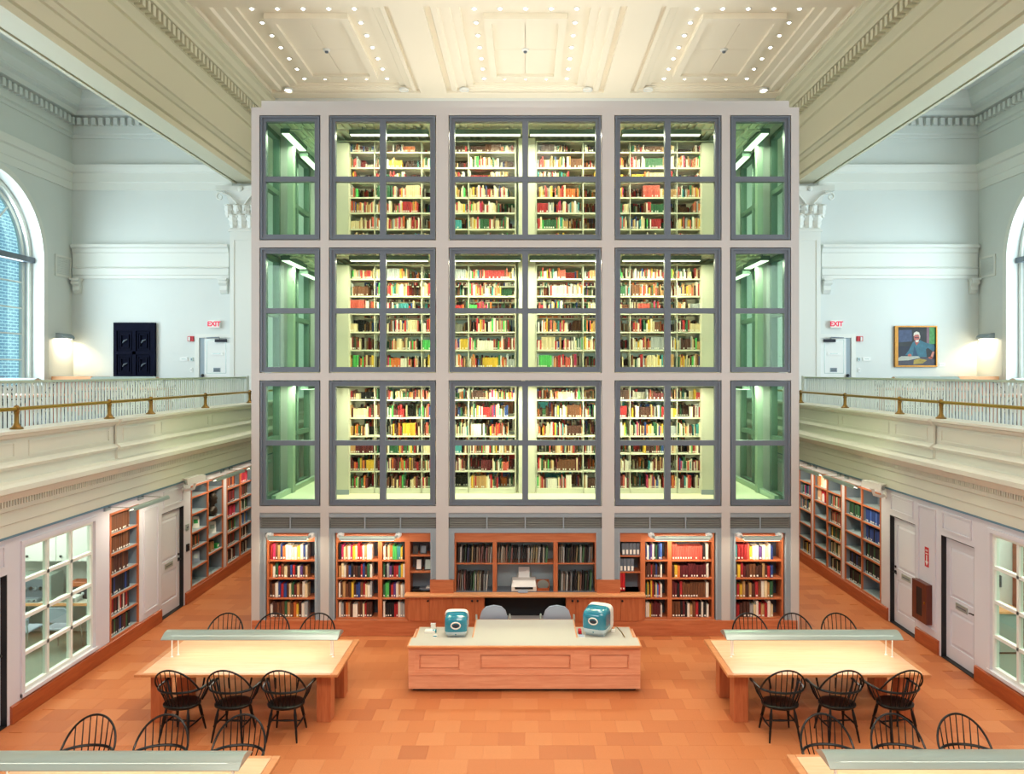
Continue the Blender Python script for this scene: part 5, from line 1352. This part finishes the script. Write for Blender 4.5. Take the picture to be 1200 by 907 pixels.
t = thing('extinguisher_cabinet', 'dark wood extinguisher cabinet with narrow glazed door on the wall', 'cabinet', (WX, 13.76, .45))
a, b, X = 13.5, 14.0, WX - .11
build('box', MB().box(WX, X + .012, a, b, .45, 1.15), M['mahogany'], t)
m = MB()
for k in ((a, b, .45, .55), (a, b, 1.05, 1.15), (a, a + .15, .55, 1.05), (b - .15, b, .55, 1.05)): m.box(X, X + .012, *k)
d = build('door', m, M['mahogany'], t); build('pane', MB().box(X + .004, X + .008, a + .145, b - .145, .545, 1.055), M['black'], d); build('knob', MB().box(X - .015, X, a + .05, a + .07, .8, .84), M['brass'], d)
t = thing('extinguisher_sign', 'red sign with white arrow above the extinguisher cabinet', 'sign', (WX, 13.68, 1.6))
ya, yb = 13.61, 13.75
build('plate', MB().box(WX, WX - .008, ya, yb, 1.43, 1.78), M['red'], t)
m = MB(); X = WX - .008
m.box(X, X - .002, 13.665, 13.695, 1.53, 1.64); m.poly([(X, 13.63, 1.53), (X, 13.73, 1.53), (X, 13.68, 1.455)], (-.002, 0, 0)); m.box(X, X - .002, 13.64, 13.72, 1.66, 1.675)
build('arrow', m, M['white_paint'], t)
def text(body, size, loc, rot, mt, parent, name='lettering', ext=.002, space=1.0, offset=0.0):
    c = bpy.data.curves.new(name, 'FONT'); c.body = body; c.size = size; c.extrude = ext; c.align_x = 'CENTER'; c.align_y = 'CENTER'; c.materials.append(mt)
    c.space_character = space; c.offset = offset
    tmp = bpy.data.objects.new(name, c); COL.objects.link(tmp); bpy.context.view_layer.update()
    me = bpy.data.meshes.new_from_object(tmp.evaluated_get(bpy.context.evaluated_depsgraph_get()))
    bpy.data.objects.remove(tmp); bpy.data.curves.remove(c); me.name = name
    o = bpy.data.objects.new(name, me); COL.objects.link(o); o.parent = parent
    org = ORG[parent.name]; o.location = Vector(loc) - org; o.rotation_euler = rot; return o
text('FIRE', .045, (WX - .009, 13.68, 1.72), (pi / 2, 0, -pi / 2), M['white_paint'], t)

# ------------------------------------------------------------------ what stands in the offices
t = thing('office_counter', 'office counter with orange wood edge under wall cupboards', 'counter', (-9.5, 14.2, 0))
build('worktop', MB().box(-11.1, -7.75, 13.75, 14.48, .72, .76), M['laminate'], t); build('edge', MB().box(-11.1, -7.75, 13.735, 13.75, .715, .762), M['desk_edge'], t)
for x in (-11.0, -9.4, -7.8): build('support', MB().box(x, x + .03, 13.85, 14.45, .012, .72), M['lamp_grey'], t)
t = thing('wall_cupboard', 'row of white wall cupboards with black knobs in the office', 'cupboard', (-9.5, 14.3, 1.42))
build('carcass', MB().box(-11.1, -7.95, 14.12, 14.48, 1.42, 2.4), M['white_paint'], t)
for i in range(5):
    d = build('door', MB().box(-11.08 + i * .62, -10.48 + i * .62, 14.1, 14.12, 1.43, 2.39), M['white_paint'], t); build('knob', MB().lathe([(.02, 0), (.025, .02), (.01, .03)], (0, 0, 0), 10).map(lambda a, b, c: (-11.0 + i * .62 + a, 14.1 - c, 1.52 + b)), M['black'], d)
def gadget(name, label, cat, x, y, z, w, d_, h, mt, fm, nfx=4):
    t = thing(name, label, cat, (x, y, z)); build('case', MB().cham(-w / 2, w / 2, -d_ / 2, d_ / 2, 0, h, .01), mt, t, local=True)
    p = build('control_panel', MB().box(-w * .45, w * .45, -d_ / 2 - .006, -d_ / 2, h * .15, h * .85), fm, t, local=True)
    for i in range(nfx):
        x_ = -w * .36 + w * .72 * i / max(1, nfx - 1); build('dial', MB().cyl((x_, -d_ / 2 - .006, h * .5), (x_, -d_ / 2 - .03, h * .5), min(.03, h * .2), n=10), M['chrome'] if i % 2 else M['black'], p, local=True)
gadget('audio_rack', 'tall grey sound equipment unit on the office counter', 'sound equipment', -8.9, 14.1, .76, .62, .4, .46, M['lamp_grey'], M['frame'], 6)
gadget('mixing_deck', 'low dark mixing deck in front of the sound equipment unit', 'sound equipment', -9.0, 13.9, .762, .5, .2, .07, M['frame'], M['frame_pale'], 5)
gadget('tape_deck', 'black tape deck on the office counter beside the cupboards', 'sound equipment', -8.15, 14.2, .76, .46, .34, .2, M['black'], M['navy'], 5)
gadget('tuner', 'white receiver with dark dials on the office counter', 'sound equipment', -8.25, 13.9, .762, .36, .22, .09, M['white_paint'], M['lamp_grey'], 4)
gadget('wooden_box', 'brown wooden box on top of the black tape deck', 'box', -8.2, 14.2, .962, .34, .26, .09, M['cherry_dark'], M['cherry'], 1)
for i, (x, y) in enumerate(((-8.72, 13.35), (-8.12, 13.5), (-9.3, 13.3))):
    t = thing('office_chair', 'blue grey shell chair with steel legs in the office, ' + ('middle one', 'the one nearest the bookcase', 'farthest from the bookcase')[i], 'chair', (0, 0, 0), 'office chairs')
    build('seat', MB().cham(-.22, .22, -.2, .22, .43, .46, .012), M['blue_grey'], t, local=True)
    P = [(-.2, .56), (-.22, .72), (-.14, .82), (.14, .82), (.22, .72), (.2, .56)]
    build('backrest', MB().loft([[(a, -.23 + .8 * a * a - .01, b) for a, b in P], [(a, -.21 + .8 * a * a, b) for a, b in P]]), M['blue_grey'], t, local=True, smooth=True)
    for sx in (-1, 1):
        build('leg', MB().tube([(sx * .2, .18, .43), (sx * .22, .22, .012)], .012, 8), M['chrome'], t, local=True); build('leg', MB().tube([(sx * .2, -.22, .66), (sx * .2, -.2, .43), (sx * .22, -.24, .012)], .012, 8), M['chrome'], t, local=True)
    t.location = (x, y, 0)
t = thing('base_cabinet', 'low grey cabinet with orange wood top in the pale office', 'cabinet', (8.35, 13.5, 0))
build('body', MB().box(8.0, 8.62, 13.3, 13.68, .05, .72), M['lamp_grey'], t); build('top', MB().box(7.98, 8.64, 13.27, 13.69, .72, .76), M['desk_edge'], t); build('kick', MB().box(8.02, 8.6, 13.33, 13.68, .012, .05), M['black'], t)
t = thing('tall_cupboard', 'tall brown wooden cupboard in the pale office', 'cupboard', (9.2, 13.4, 0))
build('carcass', MB().box(8.68, 9.8, 13.22, 13.68, .012, 2.15), M['cherry_dark'], t)
for i in (0, 1): d = build('door', MB().box(8.69 + i * .556, 9.24 + i * .556, 13.2, 13.22, .05, 2.13), M['cherry_dark'], t); build('knob', MB().box(9.18 + i * .1, 9.2 + i * .1, 13.18, 13.2, 1.0, 1.1), M['brass'], d)
t = thing('wall_socket', 'grey outlet plate on the wall of the pale office', 'outlet', (8.22, 13.69, 1.2)); build('plate', MB().box(8.17, 8.27, 13.685, 13.7, 1.1, 1.25), M['lamp_grey'], t); build('socket', MB().box(8.2, 8.24, 13.68, 13.686, 1.14, 1.21), M['frame'], t)
t = thing('wall_phone', 'dark wall telephone beside the outlet in the pale office', 'telephone', (8.42, 13.67, 1.2)); build('cradle', MB().box(8.36, 8.46, 13.63, 13.7, 1.08, 1.28), M['frame'], t); build('handset', MB().box(8.38, 8.42, 13.6, 13.635, 1.1, 1.3), M['black'], t)

# ------------------------------------------------------------------ galleries
for s in (-1, 1):
    t = thing('brass_rail', 'polished brass handrail on short posts along the parapet, ' + SIDE[s], 'handrail', (s * 7.12, 10, 4.1))
    build('rail', MB().tube([(s * 7.12, 7.0, 4.385), (s * 7.12, 24.0, 4.385)], .028, 10), M['brass'], t, smooth=True)
    for i, y in enumerate((8.3, 10.75, 13.15, 14.6, 17.1, 19.85, 22.6)):
        build('post', MB().lathe([(.085, .0), (.085, .02), (.06, .035), (.045, .06), (.032, .09), (.03, .2), (.038, .235), (.045, .245), (.03, .26), (.042, .285), (.042, .3), (.03, .325), (.012, .335)], (s * 7.12, y, 4.101), 14), M['brass_dark'], t, smooth=True)
    t = thing('baluster_fence', 'pale slatted balustrade along the gallery edge, ' + SIDE[s], 'balustrade', (s * 7.6, 10, GZ))
    build('top_rail', MB().box(s * 7.56, s * 7.64, 7.0, 20.8, 4.735, 4.775), M['rail_green'], t); build('bottom_rail', MB().box(s * 7.58, s * 7.62, 7.0, 20.8, 3.78, 3.82), M['rail_green'], t)
    build('end_post', MB().box(s * 7.53, s * 7.67, 20.8, 20.94, GZ, 4.80), M['baluster'], t)
    bp = build('baluster', MB().box(s * -.006 + s * 7.6, s * 7.606, -.028, .028, 3.82, 4.735).map(lambda a, b, c: (a - s * 7.6, b, c - GZ)), M['baluster'], t, local=True); bp.location = (0, 20.72 - 10, 0)
    y = 20.62; n = 0
    while y > 7.2: inst(bp, t, (0, y - 10, 0)); y -= .1
    # reading tables of the gallery
    for i, (x, y) in enumerate(((10.8, 15.6), (11.35, 21.8))):
        d = '%s, %s' % (SIDE[s], ('seen through the slats', 'before the end wall')[i])
        t = thing('gallery_table', 'wood reading table on the upper gallery, ' + d, 'table', (s * x, y, GZ))
        build('tabletop', MB().cham(-1.1, 1.1, -.6, .6, .70, .745, .008), M['table_edge'], t, local=True)
        for a in (-1, 1):
            for b in (-1, 1): build('leg', MB().box(a * 1.0 - .06, a * 1.0 + .06, b * .45 - .06, b * .45 + .06, 0, .70), M['cherry'], t, local=True)
        l = thing('table_lamp', 'long grey arched lamp on the gallery table, ' + d, 'lamp', (s * x, y, GZ + .745))
        A = [(-.18 + .36 * k / 10, .26 + .07 * sin(pi * k / 10)) for k in range(11)]
        build('shade', MB().prism(A + [(a, b - .01) for a, b in A][::-1], 'x', -.9, .9), M['lamp_grey'], l, local=True, smooth=True)
        for a in (-1, 1): build('post', MB().cyl((a * .8, 0, 0), (a * .8, 0, .335), .012, n=8), M['white_paint'], l, local=True)
        build('tube', MB().cyl((-.85, 0, .275), (.85, 0, .275), .014, n=8), M['tube_white'], l, local=True)
        area_light('gallery_lamp', (s * x, y, GZ + 1.0), (0, 0, 0), 1.6, .2, 10, (1, .86, .62))
        for k, (cx, cy, r) in enumerate(((-.75, -.75, 0), (0, -.78, 5), (.75, -.75, -4), (-.75, .75, 180), (0, .76, 183), (.75, .75, 178))):
            dup(wc, (s * x + cx, y + cy, GZ), radians(r), 'dark Windsor chair, gallery table, %s, %s' % (d, ('near row by the wall', 'near row middle', 'near row by the slats', 'far row by the wall', 'far row middle', 'far row by the slats')[k if s < 0 else (2 - k if k < 3 else 8 - k)]), 'gallery chairs')

# doors and fittings of the end wall
def bx(px): return px_at(px, YB)
def bz_(py): return PZ(py, YB)
for s in (-1, 1):
    def mx(p): return bx(p) if s < 0 else -bx(p)
    root = sroot('door_%d' % (5 if s < 0 else 6), 'white gallery door with black closer beneath the exit sign, ' + SIDE[s], 'door', (mx(254), YB, GZ))
    xa, xb = mx(229), mx(276); za = bz_(391.5)
    m = MB()
    for a, b, c, d in ((229, 234, GZ, za), (271, 276, GZ, za)): m.box(mx(a), mx(b), YB, YB - .05, c, d)
    m.box(mx(234), mx(271), YB, YB - .05, za - .12, za); build('frame', m, M['trim_paint'], root)
    build('reveal', MB().box(mx(234), mx(240), YB, YB - .02, GZ, za - .12), M['frame_pale'], root)
    leaf = build('leaf', MB().box(mx(240), mx(270.5), YB, YB - .03, GZ, za - .14), M['white_paint'], root)
    m = MB()
    for k in ((242.5, 265.5, 398, 398.6), (242.5, 265.5, 437, 437.6), (242.5, 243.1, 398.6, 437), (264.9, 265.5, 398.6, 437)): m.box(mx(k[0]), mx(k[1]), YB - .03, YB - .036, bz_(k[3]), bz_(k[2]))
    build('panel_line', m, M['lamp_grey'], root)
    build('closer', MB().box(mx(253), mx(266.5), YB - .03, YB - .1, bz_(401), bz_(397.5)), M['navy'], root); build('closer_arm', MB().tube([(mx(258), YB - .06, bz_(397.5)), (mx(260), YB - .2, bz_(395.5)), (mx(243), YB - .06, bz_(396))], .015, 6), M['frame'], root)
    p = build('name_plate', MB().box(mx(248), mx(262), YB - .03, YB - .045, bz_(416.5), bz_(412.5)), M['white_paint'], root); build('plate_lines', MB().box(mx(250), mx(259), YB - .045, YB - .047, bz_(414.8), bz_(414)), M['lamp_grey'], p)
    p = build('notice', MB().box(mx(250.5), mx(258.8), YB - .03, YB - .036, bz_(436), bz_(431)), M['frame_pale'], root); m = MB(); m.box(mx(251.2), mx(258), YB - .036, YB - .038, bz_(433), bz_(432)); m.box(mx(251.2), mx(258), YB - .036, YB - .038, bz_(435.2), bz_(434.2)); build('notice_lines', m, M['navy'], p)
    build('handle', MB().lathe([(.03, 0), (.03, .03), (.055, .05), (.04, .08), (.01, .09)], (0, 0, 0), 12).map(lambda a, b, c: (mx(238.5) + a, YB - .03 - c, bz_(440) + b)), M['black'], root)
    t = thing('exit_sign', 'lit EXIT sign in red letters above the gallery door, ' + SIDE[s], 'sign', (mx(252), YB, bz_(380)))
    build('box', MB().box(mx(245.6), mx(258.6), YB, YB - .09, bz_(384.4), bz_(375.6)), M['white_paint'], t)
    build('face', MB().box(mx(245.9), mx(258.0), YB - .09, YB - .095, bz_(384), bz_(376)), M['exit_white'], t)
    tx = text('EXIT', .215, ((mx(245.6) + mx(258.6)) / 2, YB - .097, bz_(380)), (pi / 2, 0, 0), M['exit_red'], t, space=.92, offset=.006)
    t = thing('fire_alarm', 'red fire alarm with white strobe by the gallery door, ' + SIDE[s], 'alarm', (mx(224), YB, bz_(397)))
    build('case', MB().box(mx(220.8), mx(227.4), YB, YB - .07, bz_(400), bz_(394)), M['red'], t); build('strobe', MB().box(mx(222), mx(223.8), YB - .07, YB - .09, bz_(399.5), bz_(394.8)), M['white_paint'], t)
    t = thing('light_switch', 'small white switch plate low by the gallery door, ' + SIDE[s], 'switch', (mx(224.5), YB, bz_(433.5))); build('plate', MB().box(mx(223), mx(226), YB, YB - .02, bz_(436), bz_(431)), M['white_paint'], t); build('toggle', MB().box(mx(224.2), mx(224.8), YB - .02, YB - .03, bz_(434), bz_(433)), M['frame'], t)
    t = thing('thermostat', 'small dark thermostat by the gallery door, ' + SIDE[s], 'thermostat', (mx(225), YB, bz_(421))); build('case', MB().box(mx(223.5), mx(226.3), YB, YB - .03, bz_(423), bz_(419)), M['lamp_grey'], t); build('display', MB().box(mx(224), mx(225.6), YB - .03, YB - .034, bz_(422), bz_(420)), M['frame'], t)
    t = thing('wall_sign', 'pale text plate on the wall by the gallery door, ' + SIDE[s], 'sign', (mx(215), YB, bz_(421))); build('plate', MB().box(mx(211), mx(220), YB, YB - .02, bz_(423), bz_(418.5)), M['white_paint'], t); build('sign_lines', MB().box(mx(213), mx(218), YB - .02, YB - .022, bz_(421.3), bz_(420.3)), M['lamp_grey'], t)
    # pilaster with Corinthian capital
    t = thing('pilaster', 'white pilaster with leafy Corinthian capital carrying the beam, ' + SIDE[s], 'pilaster', (s * 8.9, YB, GZ))
    build('shaft', MB().box(s * 8.52, s * 9.29, YB, YB - .25, GZ, 9.32), M['trim_paint'], t)
    m = MB()
    for a, b in ((8.60, 8.66), (9.15, 9.21)): m.box(s * a, s * b, YB - .25, YB - .27, GZ + .4, 9.1)
    m.box(s * 8.66, s * 9.15, YB - .25, YB - .27, 9.04, 9.1); build('shaft_panel', m, M['trim_paint'], t)
    m = MB(); m.box(s * 8.48, s * 9.33, YB, YB - .29, 9.32, 9.38); m.box(s * 8.51, s * 9.30, YB, YB - .27, 9.38, 9.42); build('astragal', m, M['trim_paint'], t)
    m = MB().loft([[(s * (8.9 - w), YB, z), (s * (8.9 - w), YB - d_, z), (s * (8.9 + w), YB - d_, z), (s * (8.9 + w), YB, z)] for w, d_, z in ((.36, .24, 9.42), (.36, .25, 9.9), (.42, .31, 10.3), (.5, .4, 10.56))])
    build('bell', m, M['trim_paint'], t)
    m = MB(); m.prism([(s * 8.2, YB), (s * 8.22, YB - .5), (s * 8.6, YB - .42), (s * 8.9, YB - .39), (s * 9.2, YB - .42), (s * 9.64, YB - .5), (s * 9.66, YB)], 'z', 10.56, 10.72); build('abacus', m, M['trim_paint'], t)
    def leaf_mb(cx, z0, h, w, dy):
        m = MB(); rings = []
        for k in range(9):
            f = k / 8; z = z0 + h * min(1, f * 1.25) - (h * .16 * max(0, f - .75) / .25); out = dy + .03 + .12 * f ** 2.2; ww = w * (.75 + .45 * sin(pi * f * .8)) * (1 if f < .9 else .6) * (1 + .12 * (-1) ** k)
            rings.append([(s * (cx - ww / 2), YB - out + .02, z), (s * (cx), YB - out - .03, z + .01), (s * (cx + ww / 2), YB - out + .02, z), (s * (cx + ww / 2), YB - out + .05, z), (s * (cx - ww / 2), YB - out + .05, z)])
        return m.loft(rings)
    for cx in (8.62, 8.9, 9.18): build('acanthus_leaf', leaf_mb(cx, 9.42, .46, .24, .25), M['trim_paint'], t)
    for cx in (8.5, 8.76, 9.04, 9.32): build('acanthus_leaf', leaf_mb(cx, 9.75, .42, .2, .27), M['trim_paint'], t)
    for sx in (-1, 1):
        pts = [(s * (8.9 + sx * .08), YB - .33, 9.95), (s * (8.9 + sx * .14), YB - .36, 10.2), (s * (8.9 + sx * .34), YB - .42, 10.42)]
        for k in range(18):
            a = pi * .75 - k * .42; r_ = .15 - .007 * k
            pts.append((s * (8.9 + sx * (.60 + r_ * cos(a))), YB - .46 - .003 * k, 10.36 + r_ * sin(a)))
        build('volute', MB().tube(pts, [.03] * 3 + [.034 - .001 * k for k in range(18)], 7), M['trim_paint'], t, smooth=True)
    build('flower', MB().lathe([(.09, 0), (.08, .03), (.03, .05)], (0, 0, 0), 8).map(lambda a, b, c: (s * 8.9 + a, YB - .4 - c, 10.63 + b)), M['trim_paint'], t)
    # wall lamp, white panel painting its glow, and grille beside the arched window
    t = thing('wall_sconce', 'small grey half-round wall lamp glowing warmly beside the arched window, ' + SIDE[s], 'lamp', (s * GX, 23.85, 5.98))
    pr = [(s * GX, 5.93), (s * (GX - .22), 5.93), (s * (GX - .24), 5.97), (s * (GX - .2), 6.04), (s * (GX - .1), 6.09), (s * GX, 6.1)]
    build('shade', MB().prism(pr, 'y', 23.55, 24.15), M['frame_pale'], t); build('bulb', MB().box(s * (GX - .04), s * (GX - .18), 23.62, 24.08, 5.915, 5.929), M['bulb'], t)
    area_light('sconce_light', (s * (GX - .12), 23.85, 5.9), (0, -s * radians(20), 0), .2, .5, 42, (1, .80, .50))
    t = thing('wall_glow_panel', 'shallow white panel standing in for the sconce-lit wall beside the arched window, ' + SIDE[s], 'cupboard', (s * GX, 23.7, GZ))
    build('carcass', MB().box(s * GX, s * (GX - .05), 23.12, YB - .0, GZ, 5.87), M['white_paint'], t); build('side_trim', MB().box(s * GX, s * (GX - .07), 23.07, 23.12, GZ, 5.9), M['trim_paint'], t)
    t = thing('side_desk', 'pale topped wooden desk standing under the sconce, ' + SIDE[s], 'desk', (s * 13.7, 23.7, GZ))
    build('top', MB().box(s * 13.1, s * 14.3, 23.2, 24.2, 4.72, 4.77), M['laminate'], t); build('edge', MB().box(s * 13.08, s * 13.1, 23.2, 24.2, 4.60, 4.77), M['desk_edge'], t); build('edge', MB().box(s * 13.1, s * 14.3, 23.18, 23.2, 4.66, 4.77), M['desk_edge'], t)
    build('body', MB().box(s * 13.15, s * 14.28, 23.3, 24.15, GZ, 4.60), M['cherry'], t)
    t = thing('vent_grille', 'rectangular white air grille beside the arched window, ' + SIDE[s], 'vent', (s * GX, 23.95, 8.2))
    m = MB()
    for k in ((23.5, 24.34, 7.86, 7.93), (23.5, 24.34, 8.45, 8.52), (23.5, 23.57, 7.93, 8.45), (24.27, 24.34, 7.93, 8.45)): m.box(s * GX, s * (GX - .03), *k)
    build('frame', m, M['trim_paint'], t)
    for j in range(9): build('slat', MB().box(s * (GX - .004), s * (GX - .02), 23.57, 24.27, 7.95 + j * .056, 7.99 + j * .056), M['gallery_lit_paint'], t)

# carved dark panel on the end wall
t = thing('carved_panel', 'large dark blue carved panel of four square reliefs hanging on the end wall', 'artwork', (bx(159), YB, bz_(440)))
xa, xb, za, zb = bx(135), bx(183.3), bz_(441.5), bz_(378.2)
build('board', MB().box(xa, xb, YB, YB - .06, za, zb), M['relief_dark'], t)
m = MB()
for k in ((xa, xb, zb - .26, zb), (xa, xb, za, za + .06), (xa, xa + .1, za + .06, zb - .26), (xb - .14, xb, za + .06, zb - .26), ((xa + xb) / 2 - .06, (xa + xb) / 2 + .05, za + .06, zb - .26), (xa + .1, xb - .14, (za + zb - .2) / 2 - .05, (za + zb - .2) / 2 + .05)): m.box(k[0], k[1], YB - .06, YB - .11, k[2], k[3])
build('rail', m, M['relief_dark'], t)
mx_, mz_ = (xa + xb) / 2, (za + zb - .2) / 2
for (a, b, c, d) in ((xa + .1, mx_ - .06, mz_ + .05, zb - .26), (mx_ + .05, xb - .14, mz_ + .05, zb - .26), (xa + .1, mx_ - .06, za + .06, mz_ - .05), (mx_ + .05, xb - .14, za + .06, mz_ - .05)):
    m = MB()
    for i, h in ((.04, .03), (.11, .05)):
        A, B, C, D = a + i, b - i, c + i, d - i; w = .035
        for k in ((A, B, C, C + w), (A, B, D - w, D), (A, A + w, C + w, D - w), (B - w, B, C + w, D - w)): m.box(k[0], k[1], YB - .06, YB - .06 - h, k[2], k[3])
    rl = build('relief', m, M['relief_dark'], t)
    build('boss', MB().tube([((a + b) / 2 - .07, YB - .08, (c + d) / 2 - .06), ((a + b) / 2, YB - .11, (c + d) / 2 + .01), ((a + b) / 2 + .08, YB - .08, (c + d) / 2 + .05)], [.015, .03, .012], 8), M['frame'], rl, smooth=True)

# portrait on the other end wall
t = thing('portrait_painting', 'gilt framed oil portrait of a white haired person writing at a desk', 'painting', (bx(1072), YB, bz_(406)))
xa, xb, za, zb = bx(1047.5), bx(1097), bz_(430), bz_(382)
m = MB()
for k in ((xa, xb, za, za + .05), (xa, xb, zb - .04, zb), (xa, xa + .1, za + .05, zb - .04), (xb - .04, xb, za + .05, zb - .04)): m.box(k[0], k[1], YB, YB - .08, k[2], k[3])
build('frame', m, mat('gilt', '#9C6A28', .35, .6, noise=.3, nscale=15), t)
A, B, C, D = xa + .1, xb - .04, za + .05, zb - .04
cv = build('canvas', MB().box(A, B, YB, YB - .03, C, D), mat('canvas_dark', '#2F3338', .7, noise=.5, nscale=6), t)
def patch(name, pts, c, lay, nz=.25):
    """a flat passage of paint, points in fractions of the canvas"""
    W_, H_ = B - A, D - C; y = YB - .03 - .0012 * lay
    m = MB().poly([(A + W_ * u, y, C + H_ * v) for u, v in pts], (0, -.001, 0))
    build(name, m, mat(name + '_paint', c, .6, noise=nz, nscale=14), cv)
def oval(cx, cy, rx, ry, n=18): return [(cx + rx * cos(2 * pi * k / n), cy + ry * sin(2 * pi * k / n)) for k in range(n)]
patch('painted_board', [(.03, .6), (.38, .63), (.38, .93), (.03, .92)], '#3A4868', 1, .5)
patch('painted_window_frame', [(.77, .55), (.84, .55), (.84, 1), (.77, 1)], '#7A5A6A', 1)
patch('painted_garden', [(.84, .56), (1, .56), (1, 1), (.84, 1)], '#4A8F4E', 1, .7)
patch('painted_shadow', [(0, .18), (.3, .2), (.33, .5), (.0, .5)], '#1B2438', 1, .4)
patch('painted_tabletop', [(0, 0), (1, 0), (1, .16), (.6, .24), (0, .22)], '#43424F', 2, .4)
patch('painted_shirt', [(.20, .27), (.30, .40), (.40, .60), (.47, .65), (.60, .66), (.72, .60), (.96, .54), (.99, .42), (.94, .36), (.80, .46), (.75, .42), (.77, .22), (.50, .22), (.38, .25)], '#2E6478', 3, .4)
patch('painted_sleeve_shade', [(.40, .25), (.44, .52), (.54, .25)], '#1F4560', 4)
patch('painted_collar', [(.45, .62), (.50, .52), (.58, .62)], '#A8584C', 4)
patch('painted_face', oval(.505, .73, .075, .115), '#B06058', 5, .3)
patch('painted_hair', [(.42, .76), (.43, .85), (.50, .89), (.57, .86), (.60, .76), (.585, .68), (.57, .76), (.55, .81), (.46, .80)], '#C9C4B6', 6)
patch('painted_beard', [(.47, .64), (.50, .60), (.55, .62), (.565, .68), (.53, .66), (.49, .665)], '#D5D0C4', 6)
patch('painted_glasses', [(.445, .735), (.56, .735), (.56, .715), (.445, .715)], '#2A2A33', 7)
patch('painted_hand', oval(.32, .265, .05, .035), '#B8604E', 5)
patch('painted_hand_on_hip', oval(.87, .20, .06, .03), '#B8604E', 5)
patch('painted_forearm', [(.92, .36), (.98, .36), (.93, .20), (.86, .20)], '#C07A6C', 5)
patch('painted_papers', [(.0, .12), (.28, .13), (.60, .20), (.55, .24), (.10, .24), (.0, .18)], '#A9ABA0', 4, .2)
patch('painted_books', [(.42, .03), (.66, .05), (.78, .14), (.58, .18), (.43, .14)], '#A08A3E', 5, .5)
t = thing('wall_sign', 'small white caption card beside the portrait', 'sign', (bx(1103), YB, bz_(427))); build('plate', MB().box(bx(1100.5), bx(1107.5), YB, YB - .012, bz_(429.5), bz_(425)), M['white_paint'], t); build('sign_lines', MB().box(bx(1101.5), bx(1106), YB - .012, YB - .014, bz_(427.6), bz_(427)), M['lamp_grey'], t)
